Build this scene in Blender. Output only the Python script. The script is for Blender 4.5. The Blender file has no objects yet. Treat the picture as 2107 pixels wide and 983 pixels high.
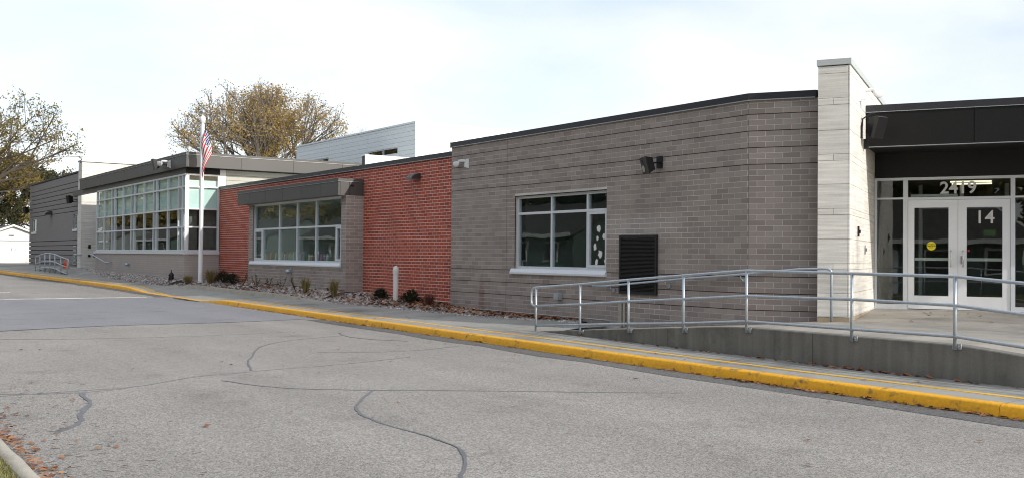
import bpy, math, random
from mathutils import Vector, Matrix, Quaternion
R = math.radians
SC = bpy.context.scene
COL = SC.collection

# ------------------------------------------------------------------ camera
# world: X runs along the main facade (to the right), Y goes into the building, Z up; the camera stands at the origin
AZ, PITCH, ROLL, CAMH = R(35.0), .0174, .0093, 1.70
def cam_dir(x, z):
    cr, sr, cp, sp = math.cos(ROLL), math.sin(ROLL), math.cos(PITCH), math.sin(PITCH)
    xc, zc = cr*x - sr*z, sr*x + cr*z
    y, zz = cp - sp*zc, sp + cp*zc
    s, c = math.sin(AZ), math.cos(AZ)
    return Vector((s*xc - c*y, c*xc + s*y, zz))
fwd = cam_dir(0, 0).normalized()
rgt = (cam_dir(1, 0) - cam_dir(0, 0)).normalized()
upv = rgt.cross(fwd).normalized()
cd = bpy.data.cameras.new('camera'); cam = bpy.data.objects.new('camera', cd); COL.objects.link(cam)
cam.matrix_world = Matrix(((rgt.x, upv.x, -fwd.x, 0), (rgt.y, upv.y, -fwd.y, 0), (rgt.z, upv.z, -fwd.z, CAMH), (0, 0, 0, 1)))
cd.sensor_width = 36; cd.lens = 2078/2107*36; cd.clip_start = .05; cd.clip_end = 3000
SC.camera = cam

# ------------------------------------------------------------------ sky and sun
SUN = Vector((2.15, .635, 1.0)).normalized()
w = bpy.data.worlds.new('World'); SC.world = w; w.use_nodes = True
nt = w.node_tree; nt.nodes.clear()
def wn(t, **k):
    n = nt.nodes.new(t)
    for a, b in k.items(): setattr(n, a, b)
    return n
sky = wn('ShaderNodeTexSky', sky_type='NISHITA', sun_disc=False)
sky.sun_elevation = math.asin(SUN.z); sky.sun_rotation = math.atan2(SUN.x, SUN.y)
sky.air_density = 1.0; sky.dust_density = 1.5
tc = wn('ShaderNodeTexCoord'); mp = wn('ShaderNodeMapping'); mp.inputs['Scale'].default_value = (1, 1, 2.6)
mp.inputs['Location'].default_value = (.35, .2, 0)
nz = wn('ShaderNodeTexNoise'); nz.inputs['Scale'].default_value = 2.1; nz.inputs['Detail'].default_value = 5; nz.inputs['Roughness'].default_value = .52
rp = wn('ShaderNodeValToRGB'); rp.color_ramp.elements[0].position = .36; rp.color_ramp.elements[0].color = (.34, .34, .34, 1)
rp.color_ramp.elements[1].position = .69; rp.color_ramp.elements[1].color = (1, 1, 1, 1)
sk = wn('ShaderNodeMixRGB', blend_type='MULTIPLY'); sk.inputs[0].default_value = 1; sk.inputs[2].default_value = (.15, .15, .15, 1)
mx = wn('ShaderNodeMixRGB'); mx.inputs[2].default_value = (.82, .84, .875, 1)
bg = wn('ShaderNodeBackground'); bg.inputs['Strength'].default_value = 1.0
wo = wn('ShaderNodeOutputWorld')
L = nt.links.new
L(tc.outputs['Generated'], mp.inputs[0]); L(mp.outputs[0], nz.inputs['Vector']); L(nz.outputs['Fac'], rp.inputs[0])
L(sky.outputs[0], sk.inputs[1]); L(rp.outputs[0], mx.inputs[0]); L(sk.outputs[0], mx.inputs[1]); L(mx.outputs[0], bg.inputs[0]); L(bg.outputs[0], wo.inputs[0])
sl = bpy.data.lights.new('sun', 'SUN'); sl.energy = 2.55; sl.angle = R(.9); sl.color = (1, .95, .87)
so = bpy.data.objects.new('sun', sl); COL.objects.link(so); so.rotation_euler = (-SUN).to_track_quat('-Z', 'Y').to_euler(); so.location = (20, 10, 30)
vs = SC.view_settings; vs.view_transform = 'Standard'; vs.look = 'None'; vs.gamma = 1; vs.exposure = .45; vs.use_curve_mapping = False
SC.cycles.max_bounces = 8; SC.cycles.transparent_max_bounces = 12; SC.cycles.caustics_reflective = False; SC.cycles.caustics_refractive = False
SC.cycles.use_denoising = True; SC.cycles.filter_width = 1.05

# ------------------------------------------------------------------ materials
MATS = {}
def pm(name, col, rough=.75, metal=0., var=.12, vscale=6., fine=.0, fscale=60., bump=0., bscale=40., rnd=0., spec=.4, cols=None, streak=0., stain=None):
    """procedural principled material in world-position space; rnd = per piece variation"""
    if name in MATS: return MATS[name]
    m = bpy.data.materials.new(name); m.use_nodes = True; t = m.node_tree; N = t.nodes; lk = t.links.new
    b = N['Principled BSDF']; b.inputs['Roughness'].default_value = rough; b.inputs['Metallic'].default_value = metal
    b.inputs['Specular IOR Level'].default_value = spec
    geo = N.new('ShaderNodeNewGeometry')
    n1 = N.new('ShaderNodeTexNoise'); n1.inputs['Scale'].default_value = vscale; n1.inputs['Detail'].default_value = 4
    lk(geo.outputs['Position'], n1.inputs['Vector'])
    fac = n1.outputs['Fac']
    def math_(op, a, bb):
        q = N.new('ShaderNodeMath'); q.operation = op
        for i, v in enumerate((a, bb)):
            if isinstance(v, (int, float)): q.inputs[i].default_value = v
            else: lk(v, q.inputs[i])
        return q.outputs[0]
    val = math_('ADD', math_('MULTIPLY', math_('SUBTRACT', fac, .5), 2*var*1.6), 1.0)
    if fine:
        n2 = N.new('ShaderNodeTexNoise'); n2.inputs['Scale'].default_value = fscale; n2.inputs['Detail'].default_value = 3
        lk(geo.outputs['Position'], n2.inputs['Vector'])
        val = math_('ADD', val, math_('MULTIPLY', math_('SUBTRACT', n2.outputs['Fac'], .5), 2*fine*1.6))
    if streak:
        mpn = N.new('ShaderNodeMapping'); mpn.inputs['Scale'].default_value = (5, 5, .35); lk(geo.outputs['Position'], mpn.inputs[0])
        n3 = N.new('ShaderNodeTexNoise'); n3.inputs['Scale'].default_value = 1.6; n3.inputs['Detail'].default_value = 5; lk(mpn.outputs[0], n3.inputs['Vector'])
        val = math_('ADD', val, math_('MULTIPLY', math_('SUBTRACT', n3.outputs['Fac'], .5), 2*streak*1.6))
    oi = None
    if rnd or cols:
        oi = N.new('ShaderNodeObjectInfo')
        r = math_('FRACT', math_('ADD', oi.outputs['Random'], geo.outputs['Random Per Island']), 0)
        if rnd: val = math_('ADD', val, math_('MULTIPLY', math_('SUBTRACT', r, .5), 2*rnd))
    base = None
    if cols:
        cr = N.new('ShaderNodeValToRGB'); cr.color_ramp.interpolation = 'LINEAR'
        els = cr.color_ramp.elements
        while len(els) < len(cols): els.new(.5)
        for i, c in enumerate(cols): els[i].position = i/(len(cols)-1); els[i].color = (*c, 1)
        lk(r, cr.inputs[0]); base = cr.outputs[0]
    mul = N.new('ShaderNodeMixRGB'); mul.blend_type = 'MULTIPLY'; mul.inputs[0].default_value = 1
    if base is None: mul.inputs[1].default_value = (*col, 1)
    else: lk(base, mul.inputs[1])
    lk(val, mul.inputs[2]); out = mul.outputs[0]
    if stain:
        scol, sscale, lo, hi = stain
        n4 = N.new('ShaderNodeTexNoise'); n4.inputs['Scale'].default_value = sscale; n4.inputs['Detail'].default_value = 6; n4.inputs['Roughness'].default_value = .65
        lk(geo.outputs['Position'], n4.inputs['Vector'])
        r4 = N.new('ShaderNodeValToRGB'); r4.color_ramp.elements[0].position = lo; r4.color_ramp.elements[1].position = hi; lk(n4.outputs['Fac'], r4.inputs[0])
        m4 = N.new('ShaderNodeMixRGB'); lk(r4.outputs[0], m4.inputs[0]); lk(out, m4.inputs[1]); m4.inputs[2].default_value = (*scol, 1); out = m4.outputs[0]
    lk(out, b.inputs['Base Color'])
    if bump:
        n5 = N.new('ShaderNodeTexNoise'); n5.inputs['Scale'].default_value = bscale; n5.inputs['Detail'].default_value = 4; lk(geo.outputs['Position'], n5.inputs['Vector'])
        bp = N.new('ShaderNodeBump'); bp.inputs['Strength'].default_value = bump; bp.inputs['Distance'].default_value = .01
        lk(n5.outputs['Fac'], bp.inputs['Height']); lk(bp.outputs[0], b.inputs['Normal'])
    MATS[name] = m
    return m

def add_vein(m, amt, sc=(1.2, 1.2, 26)):
    t = m.node_tree; N = t.nodes; lk = t.links.new; b = N['Principled BSDF']; src = b.inputs['Base Color'].links[0].from_socket
    geo = N.new('ShaderNodeNewGeometry'); mpn = N.new('ShaderNodeMapping'); mpn.inputs['Scale'].default_value = sc; lk(geo.outputs['Position'], mpn.inputs[0])
    n = N.new('ShaderNodeTexNoise'); n.inputs['Scale'].default_value = 1.0; n.inputs['Detail'].default_value = 6; lk(mpn.outputs[0], n.inputs['Vector'])
    mr = N.new('ShaderNodeMapRange'); mr.inputs[1].default_value = .3; mr.inputs[2].default_value = .7; mr.inputs[3].default_value = 1-amt; mr.inputs[4].default_value = 1+amt; lk(n.outputs['Fac'], mr.inputs[0])
    mu = N.new('ShaderNodeMixRGB'); mu.blend_type = 'MULTIPLY'; mu.inputs[0].default_value = 1; lk(src, mu.inputs[1]); lk(mr.outputs[0], mu.inputs[2]); lk(mu.outputs[0], b.inputs['Base Color'])
def add_spot(m, col, cx_, cz_, rx, rz, amt, nscale=3.):
    "a stain of its own shape round the point (cx_, cz_) of the front wall"
    t = m.node_tree; N = t.nodes; lk = t.links.new; b = N['Principled BSDF']; src = b.inputs['Base Color'].links[0].from_socket
    geo = N.new('ShaderNodeNewGeometry'); mpn = N.new('ShaderNodeMapping'); mpn.inputs['Location'].default_value = (-cx_/rx, 0, -cz_/rz); mpn.inputs['Scale'].default_value = (1/rx, 0, 1/rz); lk(geo.outputs['Position'], mpn.inputs[0])
    ln = N.new('ShaderNodeVectorMath'); ln.operation = 'LENGTH'; lk(mpn.outputs[0], ln.inputs[0])
    n = N.new('ShaderNodeTexNoise'); n.inputs['Scale'].default_value = nscale; n.inputs['Detail'].default_value = 4; lk(geo.outputs['Position'], n.inputs['Vector'])
    ad = N.new('ShaderNodeMath'); ad.operation = 'ADD'; lk(ln.outputs['Value'], ad.inputs[0]); lk(n.outputs['Fac'], ad.inputs[1])
    mr = N.new('ShaderNodeMapRange'); mr.inputs[1].default_value = 1.0; mr.inputs[2].default_value = 1.6; mr.inputs[3].default_value = amt; mr.inputs[4].default_value = 0; lk(ad.outputs[0], mr.inputs[0])
    mu = N.new('ShaderNodeMixRGB'); lk(mr.outputs[0], mu.inputs[0]); lk(src, mu.inputs[1]); mu.inputs[2].default_value = (*col, 1); lk(mu.outputs[0], b.inputs['Base Color'])
def asphalt(name, c_dark, c_light, scale, mixpos=.5, big=.17, rough=.9):
    m = bpy.data.materials.new(name); m.use_nodes = True; t = m.node_tree; N = t.nodes; lk = t.links.new
    b = N['Principled BSDF']; b.inputs['Roughness'].default_value = rough; b.inputs['Specular IOR Level'].default_value = .25
    geo = N.new('ShaderNodeNewGeometry')
    v = N.new('ShaderNodeTexVoronoi'); v.inputs['Scale'].default_value = scale; lk(geo.outputs['Position'], v.inputs['Vector'])
    sep = N.new('ShaderNodeSeparateColor'); lk(v.outputs['Color'], sep.inputs[0])
    v2 = N.new('ShaderNodeTexVoronoi'); v2.inputs['Scale'].default_value = scale*.42; lk(geo.outputs['Position'], v2.inputs['Vector'])
    sep2 = N.new('ShaderNodeSeparateColor'); lk(v2.outputs['Color'], sep2.inputs[0])
    av = N.new('ShaderNodeMath'); av.operation = 'MULTIPLY_ADD'; av.inputs[1].default_value = .45; lk(sep2.outputs[0], av.inputs[0]); 
    a2 = N.new('ShaderNodeMath'); a2.operation = 'MULTIPLY'; a2.inputs[1].default_value = .6; lk(sep.outputs[0], a2.inputs[0]); lk(a2.outputs[0], av.inputs[2])
    cr = N.new('ShaderNodeValToRGB'); e = cr.color_ramp.elements; e[0].position = .12; e[0].color = (*c_dark, 1); e[1].position = .95; e[1].color = (*c_light, 1)
    lk(av.outputs[0], cr.inputs[0])
    n = N.new('ShaderNodeTexNoise'); n.inputs['Scale'].default_value = .35; n.inputs['Detail'].default_value = 6; n.inputs['Roughness'].default_value = .6; lk(geo.outputs['Position'], n.inputs['Vector'])
    mp2 = N.new('ShaderNodeMapping'); mp2.inputs['Scale'].default_value = (.06, .9, 1); lk(geo.outputs['Position'], mp2.inputs[0])
    n2 = N.new('ShaderNodeTexNoise'); n2.inputs['Scale'].default_value = 1.0; n2.inputs['Detail'].default_value = 3; lk(mp2.outputs[0], n2.inputs['Vector'])
    ad = N.new('ShaderNodeMath'); ad.operation = 'ADD'; lk(n.outputs['Fac'], ad.inputs[0]); lk(n2.outputs['Fac'], ad.inputs[1])
    mr = N.new('ShaderNodeMapRange'); mr.inputs[1].default_value = .6; mr.inputs[2].default_value = 1.4; mr.inputs[3].default_value = 1-big; mr.inputs[4].default_value = 1+big; lk(ad.outputs[0], mr.inputs[0])
    mul = N.new('ShaderNodeMixRGB'); mul.blend_type = 'MULTIPLY'; mul.inputs[0].default_value = 1; lk(cr.outputs[0], mul.inputs[1]); lk(mr.outputs[0], mul.inputs[2])
    n6 = N.new('ShaderNodeTexNoise'); n6.inputs['Scale'].default_value = .9; n6.inputs['Detail'].default_value = 8; n6.inputs['Roughness'].default_value = .7; lk(geo.outputs['Position'], n6.inputs['Vector'])
    r6 = N.new('ShaderNodeMapRange'); r6.inputs[1].default_value = .55; r6.inputs[2].default_value = .75; r6.inputs[3].default_value = 1; r6.inputs[4].default_value = .72; lk(n6.outputs['Fac'], r6.inputs[0])
    mu6 = N.new('ShaderNodeMixRGB'); mu6.blend_type = 'MULTIPLY'; mu6.inputs[0].default_value = 1; lk(mul.outputs[0], mu6.inputs[1]); lk(r6.outputs[0], mu6.inputs[2])
    lk(mu6.outputs[0], b.inputs['Base Color'])
    bp = N.new('ShaderNodeBump'); bp.inputs['Strength'].default_value = .12; bp.inputs['Distance'].default_value = .006; lk(av.outputs[0], bp.inputs['Height']); lk(bp.outputs[0], b.inputs['Normal'])
    MATS[name] = m; return m

def glass(name, tint, ior=1.7, wobble=.02, wscale=1.2):
    m = bpy.data.materials.new(name); m.use_nodes = True; t = m.node_tree; N = t.nodes; lk = t.links.new
    N.remove(N['Principled BSDF']); o = N['Material Output']
    tr = N.new('ShaderNodeBsdfTransparent'); tr.inputs[0].default_value = (*tint, 1)
    gl = N.new('ShaderNodeBsdfGlossy'); gl.inputs['Roughness'].default_value = .005; gl.inputs[0].default_value = (.93, .97, .97, 1)
    fr = N.new('ShaderNodeFresnel'); fr.inputs[0].default_value = ior
    geo = N.new('ShaderNodeNewGeometry'); n = N.new('ShaderNodeTexNoise'); n.inputs['Scale'].default_value = wscale; n.inputs['Detail'].default_value = 1.5
    lk(geo.outputs['Position'], n.inputs['Vector'])
    bp = N.new('ShaderNodeBump'); bp.inputs['Strength'].default_value = wobble*5; bp.inputs['Distance'].default_value = .03; lk(n.outputs['Fac'], bp.inputs['Height']); lk(bp.outputs[0], gl.inputs['Normal'])
    mx = N.new('ShaderNodeMixShader'); front = N.new('ShaderNodeMath'); front.operation = 'SUBTRACT'; front.inputs[0].default_value = 1; lk(geo.outputs['Backfacing'], front.inputs[1])
    fm = N.new('ShaderNodeMath'); fm.operation = 'MULTIPLY'; lk(fr.outputs[0], fm.inputs[0]); lk(front.outputs[0], fm.inputs[1]); lk(fm.outputs[0], mx.inputs[0]); lk(tr.outputs[0], mx.inputs[1]); lk(gl.outputs[0], mx.inputs[2]); lk(mx.outputs[0], o.inputs[0])
    MATS[name] = m; return m
def emis(name, col, s):
    m = bpy.data.materials.new(name); m.use_nodes = True; b = m.node_tree.nodes['Principled BSDF']
    b.inputs['Base Color'].default_value = (*col, 1); b.inputs['Emission Color'].default_value = (*col, 1); b.inputs['Emission Strength'].default_value = s
    MATS[name] = m; return m

M_road = asphalt('old_asphalt', (.115, .108, .102), (.47, .445, .41), 150)
M_patch = asphalt('smooth_asphalt', (.185, .185, .195), (.30, .30, .315), 110, big=.10)
M_gutter = asphalt('gutter_asphalt', (.07, .068, .068), (.20, .195, .19), 90, big=.2)
M_tar = pm('crack_tar', (.14, .142, .15), .6, var=.25, vscale=5, fine=.2)
M_conc = pm('sidewalk_concrete', (.345, .338, .31), .8, var=.18, vscale=1.1, fine=.06, fscale=90, stain=((.16, .155, .145), .55, .5, .72))
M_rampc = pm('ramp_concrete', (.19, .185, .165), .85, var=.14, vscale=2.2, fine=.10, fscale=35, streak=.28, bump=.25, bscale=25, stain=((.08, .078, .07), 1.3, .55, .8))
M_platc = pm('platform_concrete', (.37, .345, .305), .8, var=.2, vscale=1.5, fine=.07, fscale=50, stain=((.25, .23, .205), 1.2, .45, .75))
M_kerb = pm('yellow_kerb_paint', (.85, .42, .010), .6, var=.10, vscale=1.3, fine=.16, fscale=22, bump=.8, bscale=16, stain=((.25, .15, .05), 4.5, .57, .70))
M_yline = pm('yellow_line_paint', (.86, .48, .03), .65, var=.12, vscale=3, fine=.08, fscale=40, stain=((.38, .30, .16), 3.0, .6, .8))
M_wline = pm('worn_white_line', (.55, .54, .52), .7, var=.2, vscale=2, stain=((.33, .32, .31), 1.2, .45, .6))
M_kconc = pm('kerb_concrete', (.42, .39, .33), .85, var=.15, vscale=3, fine=.12, fscale=40, bump=.3, stain=((.22, .17, .12), 2.2, .55, .75))
M_grass = pm('lawn', (.17, .165, .06), .95, var=.35, vscale=1.0, fine=.3, fscale=40)
M_blade = pm('grass_blade', None, .8, var=.2, cols=[(.10, .14, .03), (.20, .19, .06), (.30, .25, .11), (.14, .17, .04)])
M_gbrick = pm('grey_brick', (.328, .281, .257), .85, var=.12, vscale=1.2, fine=.07, fscale=120, rnd=.15, bump=.25, bscale=140)
M_rbrick = pm('red_brick', None, .8, var=.08, vscale=3.0, fine=.10, fscale=110, bump=.3, bscale=120, cols=[(.36, .062, .032), (.45, .084, .044), (.48, .098, .050), (.40, .072, .038), (.51, .112, .058), (.30, .050, .030), (.46, .094, .05)])
M_gmort = pm('grey_mortar', (.58, .555, .52), .95, var=.34, vscale=.9, fine=.1)
add_spot(M_gbrick, (.20, .11, .07), -21.45, .62, .16, .62, .55, 4)
add_spot(M_gmort, (.85, .85, .84), -15.6, 2.32, 1.5, .35, .9, 2)
add_spot(M_gmort, (.85, .85, .84), -15.2, .78, .9, .25, .8, 2)
add_spot(M_gbrick, (.48, .45, .43), -15.6, 2.32, 1.3, .28, .35, 5)
M_rmort = pm('pale_mortar', (.74, .66, .62), .95, var=.15, vscale=2, fine=.1)
M_joint = pm('dark_joint', (.018, .017, .017), .9, var=.05)
M_stone = pm('limestone', (.72, .70, .655), .75, var=.06, vscale=2, fine=.04, fscale=30, rnd=.05, bump=.08, bscale=30)
add_vein(M_stone, .16)
M_stoneg = pm('limestone_worn', (.40, .38, .34), .8, var=.15, vscale=2, rnd=.18)
M_base = pm('tan_stone_base', (.42, .335, .23), .8, var=.12, vscale=5, fine=.08)
M_cap = pm('dark_metal_cap', (.030, .030, .036), .4, var=.06, vscale=1.5, spec=.5)
M_fascia = pm('bronze_metal_panel', (.074, .071, .069), .42, var=.06, vscale=.8, spec=.5, rnd=.06)
M_canopy = pm('black_metal_panel', (.013, .0125, .0125), .45, var=.1, vscale=.9, spec=.25, rnd=.08)
M_soffit = pm('black_soffit', (.008, .008, .008), .6, var=.05)
M_alu = pm('white_aluminium', (.72, .75, .79), .4, metal=.1, var=.03, spec=.5)
M_alud = pm('grey_aluminium', (.45, .47, .50), .35, metal=.4, var=.05)
M_door = pm('door_paint', (.80, .82, .85), .4, var=.03)
M_steel = pm('steel', (.55, .56, .57), .25, metal=.9, var=.05)
M_galv = pm('galvanised_steel', (.47, .53, .585), .42, metal=.55, var=.12, vscale=14, fine=.12, fscale=80)
M_white = pm('white_paint', (.74, .75, .75), .5, var=.04, vscale=3)
M_siding = pm('pale_siding', (.86, .92, .92), .5, var=.03, vscale=1.5, rnd=.03)
M_cream = pm('cream_siding', (.50, .50, .45), .55, var=.05, vscale=1.5, rnd=.03)
M_black = pm('black_plastic', (.012, .012, .014), .35, var=.1)
M_louv = pm('black_louvre', (.016, .016, .016), .45, var=.1)
M_glass = glass('window_glass', (.86, .92, .92), 1.7, .016)
M_cglass = glass('curtain_glass', (.93, .97, .965), 1.5, .012, .8)
M_dglass = glass('door_glass', (.82, .85, .83), 1.75, .012)
M_shade = pm('roller_shade', (.66, .80, .77), .9, var=.05)
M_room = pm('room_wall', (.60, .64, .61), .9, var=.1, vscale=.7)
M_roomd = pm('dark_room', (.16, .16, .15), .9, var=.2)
M_tube = emis('lit_tube', (1, .88, .62), 1.6)
M_down = emis('lit_downlight', (1, .92, .8), 3.0)
M_roof = pm('roof_membrane', (.62, .62, .60), .9, var=.1)
M_bark = pm('bark', (.085, .072, .06), .95, var=.25, vscale=3)
M_bark2 = pm('grey_bark', (.17, .15, .135), .95, var=.25, vscale=3)
M_leafo = pm('autumn_leaf', None, .8, var=.1, cols=[(.30, .22, .08), (.40, .29, .10), (.46, .31, .11), (.28, .23, .09), (.50, .33, .12), (.34, .21, .08)])
M_leafg = pm('olive_leaf', None, .8, var=.1, cols=[(.16, .13, .045), (.25, .20, .06), (.32, .23, .07), (.12, .11, .04)])
M_leafd = pm('dark_leaf', None, .85, var=.1, cols=[(.035, .045, .025), (.06, .07, .03), (.10, .09, .04)])
M_litter = pm('fallen_leaf', None, .75, var=.12, cols=[(.24, .085, .035), (.36, .15, .06), (.12, .05, .03), (.42, .21, .10), (.18, .07, .035), (.30, .17, .08)])
M_pebble = pm('pebble', None, .75, var=.08, cols=[(.24, .21, .20), (.40, .36, .34), (.17, .155, .15), (.52, .48, .45), (.32, .26, .24), (.68, .64, .60), (.28, .27, .27)])
M_soil = pm('bed_soil', (.10, .085, .075), .95, var=.3, vscale=5, fine=.2)
M_shrub = pm('juniper', None, .85, var=.1, cols=[(.012, .022, .012), (.03, .05, .022), (.045, .065, .028), (.02, .032, .018)])
M_ograss = pm('ornamental_grass', None, .85, var=.1, cols=[(.12, .13, .04), (.24, .19, .07), (.32, .23, .10), (.09, .11, .035)])
M_redstem = pm('red_stem', None, .85, var=.1, cols=[(.09, .03, .025), (.14, .05, .035), (.05, .025, .02)])
M_orange = pm('cone_orange', (.80, .10, .02), .5, var=.05)
M_yellow = pm('sticker_yellow', (.80, .68, .02), .5, var=.02)
M_red = pm('sticker_red', (.6, .02, .02), .5, var=.02)
M_paper = pm('paper', (.75, .76, .74), .8, var=.03)
M_letter = pm('letter_vinyl', (.62, .62, .60), .5, var=.02)
M_dark = pm('black_print', (.01, .01, .01), .6, var=.02)
M_green = pm('green_note', (.05, .12, .03), .8, var=.02)
M_shingle = pm('roof_shingle', (.09, .085, .08), .95, var=.25, vscale=8)
M_water = pm('puddle_water', (.02, .018, .015), .03, var=.05, spec=.6)
M_book = pm('book_cover', None, .6, var=.05, cols=[(.5, .1, .1), (.1, .25, .4), (.55, .5, .2), (.2, .45, .3), (.6, .6, .58), (.3, .12, .35), (.6, .3, .1), (.15, .4, .45)])

# ------------------------------------------------------------------ mesh helpers
class MB:
    def __init__(s, xf=None): s.v = []; s.f = []; s.xf = xf; s.uv = None
    def P(s, p):
        s.v.append(tuple(s.xf(p)) if s.xf else tuple(p)); return len(s.v)-1
    def face(s, pts): s.f.append([s.P(p) for p in pts]); return s
    def box(s, x0, y0, z0, x1, y1, z1, bev=0):
        if x1 < x0: x0, x1 = x1, x0
        if y1 < y0: y0, y1 = y1, y0
        if z1 < z0: z0, z1 = z1, z0
        i = [s.P(p) for p in ((x0, y0, z0), (x1, y0, z0), (x1, y1, z0), (x0, y1, z0), (x0, y0, z1), (x1, y0, z1), (x1, y1, z1), (x0, y1, z1))]
        for q in ((3, 2, 1, 0), (4, 5, 6, 7), (0, 1, 5, 4), (1, 2, 6, 5), (2, 3, 7, 6), (3, 0, 4, 7)): s.f.append([i[k] for k in q])
        return s
    def tube(s, pts, r, n=8, cap=True, r2=None):
        pts = [Vector(p) for p in pts]; rings = []; m = len(pts)
        up = None
        for k, p in enumerate(pts):
            d = (pts[min(k+1, m-1)] - pts[max(k-1, 0)]).normalized()
            if up is None: up = Vector((0, 0, 1)) if abs(d.z) < .9 else Vector((1, 0, 0))
            a = d.cross(up)
            if a.length < 1e-4: a = d.cross(Vector((1, 0, 0)))
            a.normalize(); b = a.cross(d).normalized(); up = b
            rr = r if r2 is None else r + (r2-r)*k/(m-1)
            rings.append([s.P(p + rr*(math.cos(t)*a + math.sin(t)*b)) for t in (2*math.pi*j/n for j in range(n))])
        for k in range(m-1):
            for j in range(n): s.f.append([rings[k][j], rings[k][(j+1) % n], rings[k+1][(j+1) % n], rings[k+1][j]])
        if cap: s.f.append(rings[0][::-1]); s.f.append(rings[-1])
        return s
    def lathe(s, c, prof, n=14):
        rings = [[s.P((c[0]+r*math.cos(2*math.pi*j/n), c[1]+r*math.sin(2*math.pi*j/n), c[2]+z)) for j in range(n)] for r, z in prof]
        for k in range(len(rings)-1):
            for j in range(n): s.f.append([rings[k][j], rings[k][(j+1) % n], rings[k+1][(j+1) % n], rings[k+1][j]])
        s.f.append(rings[0][::-1]); s.f.append(rings[-1]); return s
    def prism(s, poly, z0, z1):
        a = [s.P((x, y, z0)) for x, y in poly]; b = [s.P((x, y, z1)) for x, y in poly]; n = len(poly)
        s.f.append(a[::-1]); s.f.append(b)
        for j in range(n): s.f.append([a[j], a[(j+1) % n], b[(j+1) % n], b[j]])
        return s
    def extr(s, poly, axis, a0, a1):
        "polygon in the plane of the two other axes, extruded along axis"
        def mk(p, t):
            q = list(p); q.insert(axis, t); return q
        a = [s.P(mk(p, a0)) for p in poly]; b = [s.P(mk(p, a1)) for p in poly]; n = len(poly)
        s.f.append(a[::-1]); s.f.append(b)
        for j in range(n): s.f.append([a[j], a[(j+1) % n], b[(j+1) % n], b[j]])
        return s
    def grid(s, us, vs_, fn):
        ids = [[s.P(fn(u, v)) for v in vs_] for u in us]
        for i in range(len(us)-1):
            for j in range(len(vs_)-1): s.f.append([ids[i][j], ids[i+1][j], ids[i+1][j+1], ids[i][j+1]])
        return s
    def mesh(s, name, mat, smooth=False, origin=None):
        me = bpy.data.meshes.new(name)
        v = s.v if origin is None else [(a-origin[0], b-origin[1], c-origin[2]) for a, b, c in s.v]
        me.from_pydata(v, [], s.f)
        if mat: me.materials.append(mat)
        if smooth: me.polygons.foreach_set('use_smooth', [True]*len(me.polygons))
        me.update(); return me
    def build(s, name, mat, parent=None, smooth=False, fix=True, **props):
        if not s.v: return None
        xs, ys, zs = zip(*s.v); o3 = ((min(xs)+max(xs))/2, (min(ys)+max(ys))/2, min(zs))
        me = s.mesh(name, mat, smooth, o3)
        if fix:
            import bmesh
            bm = bmesh.new(); bm.from_mesh(me); bmesh.ops.recalc_face_normals(bm, faces=bm.faces); bm.to_mesh(me); bm.free()
        return link(name, me, o3, parent, **props)
WORLD = {}
def link(name, data, loc, parent=None, **props):
    o = bpy.data.objects.new(name, data); COL.objects.link(o)
    WORLD[o] = Vector(loc)
    o.location = Vector(loc) - (WORLD[parent] if parent else Vector((0, 0, 0)))
    if parent: o.parent = parent
    for k, v in props.items(): o[k] = v
    return o
def thing(name, loc, label, cat, group=None):
    o = link(name, None, loc, None, label=label, category=cat); o.empty_display_size = .2
    if group: o['group'] = group
    return o
def lerp(x, xs, ys):
    if x <= xs[0]: return ys[0]
    for i in range(len(xs)-1):
        if x <= xs[i+1]: return ys[i]+(ys[i+1]-ys[i])*(x-xs[i])/(xs[i+1]-xs[i])
    return ys[-1]
def frange(a, b, st):
    n = max(1, int(round((b-a)/st))); return [a+(b-a)*i/n for i in range(n+1)]
def text_mesh(name, body, size, mat, parent, loc, rot, ext=.004, bold=0.):
    cu = bpy.data.curves.new(name, 'FONT'); cu.body = body; cu.size = size; cu.extrude = ext; cu.align_x = 'CENTER'; cu.align_y = 'CENTER'; cu.offset = bold
    t = bpy.data.objects.new(name, cu); COL.objects.link(t); bpy.context.view_layer.update()
    me = bpy.data.meshes.new_from_object(t.evaluated_get(bpy.context.evaluated_depsgraph_get())); bpy.data.objects.remove(t)
    me.materials.clear(); me.materials.append(mat)
    o = link(name, me, loc, parent); o.rotation_euler = rot; return o

# ------------------------------------------------------------------ ground heights (metres)
GX = [-300, -100, -75, -50, -32, -9, 50]; GZ = [.9, .6, .5, .30, .127, 0, 0]
def g(X): return lerp(X, GX, GZ)
def kY(X): return lerp(X, [-140, -100, -66.6, -53.8, -47, -41, -33, 60], [5.5, 7.8, 9.53, 10.08, 10.4, 10.6, 10.72, 10.72])
def kh(X): return lerp(X, [-42.2, -39.4, -33.4, -31.2], [.14, .018, .018, .14])
def sw(X, Y):
    d = Y-kY(X); dep = .14-kh(X)
    z = g(X)+.138+.028*max(0, d-.16)-dep*max(0, 1-max(0, d-.16)/1.3)
    if X < -52 and Y > 10.9:            # rises to the second entrance
        t = min(1, (-52-X)/5)*min(1, max(0, (Y-11.2)/1.5)); t = t*t*(3-2*t)
        z = z*(1-t)+max(z, .80)*t
    return z
BEDX = [-58, -53.3, -46.8, -42.2, -39.5, -34.4, -31.4, -28.7, -26.7, -23.7, -20.9, -19.4, -18.5, -17.2]
BEDY = [12.45, 12.15, 11.85, 11.95, 12.2, 12.3, 12.45, 12.62, 12.85, 13.05, 13.1, 13.35, 13.55, 13.9]
def bedY(X): return lerp(X, BEDX, BEDY)
def wallb(X): return lerp(X, [-58, -48, -42, -36, -28.4, -23.5, -22.5, -18], [.80, .72, .66, .66, .60, .42, .33, .25])
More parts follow.
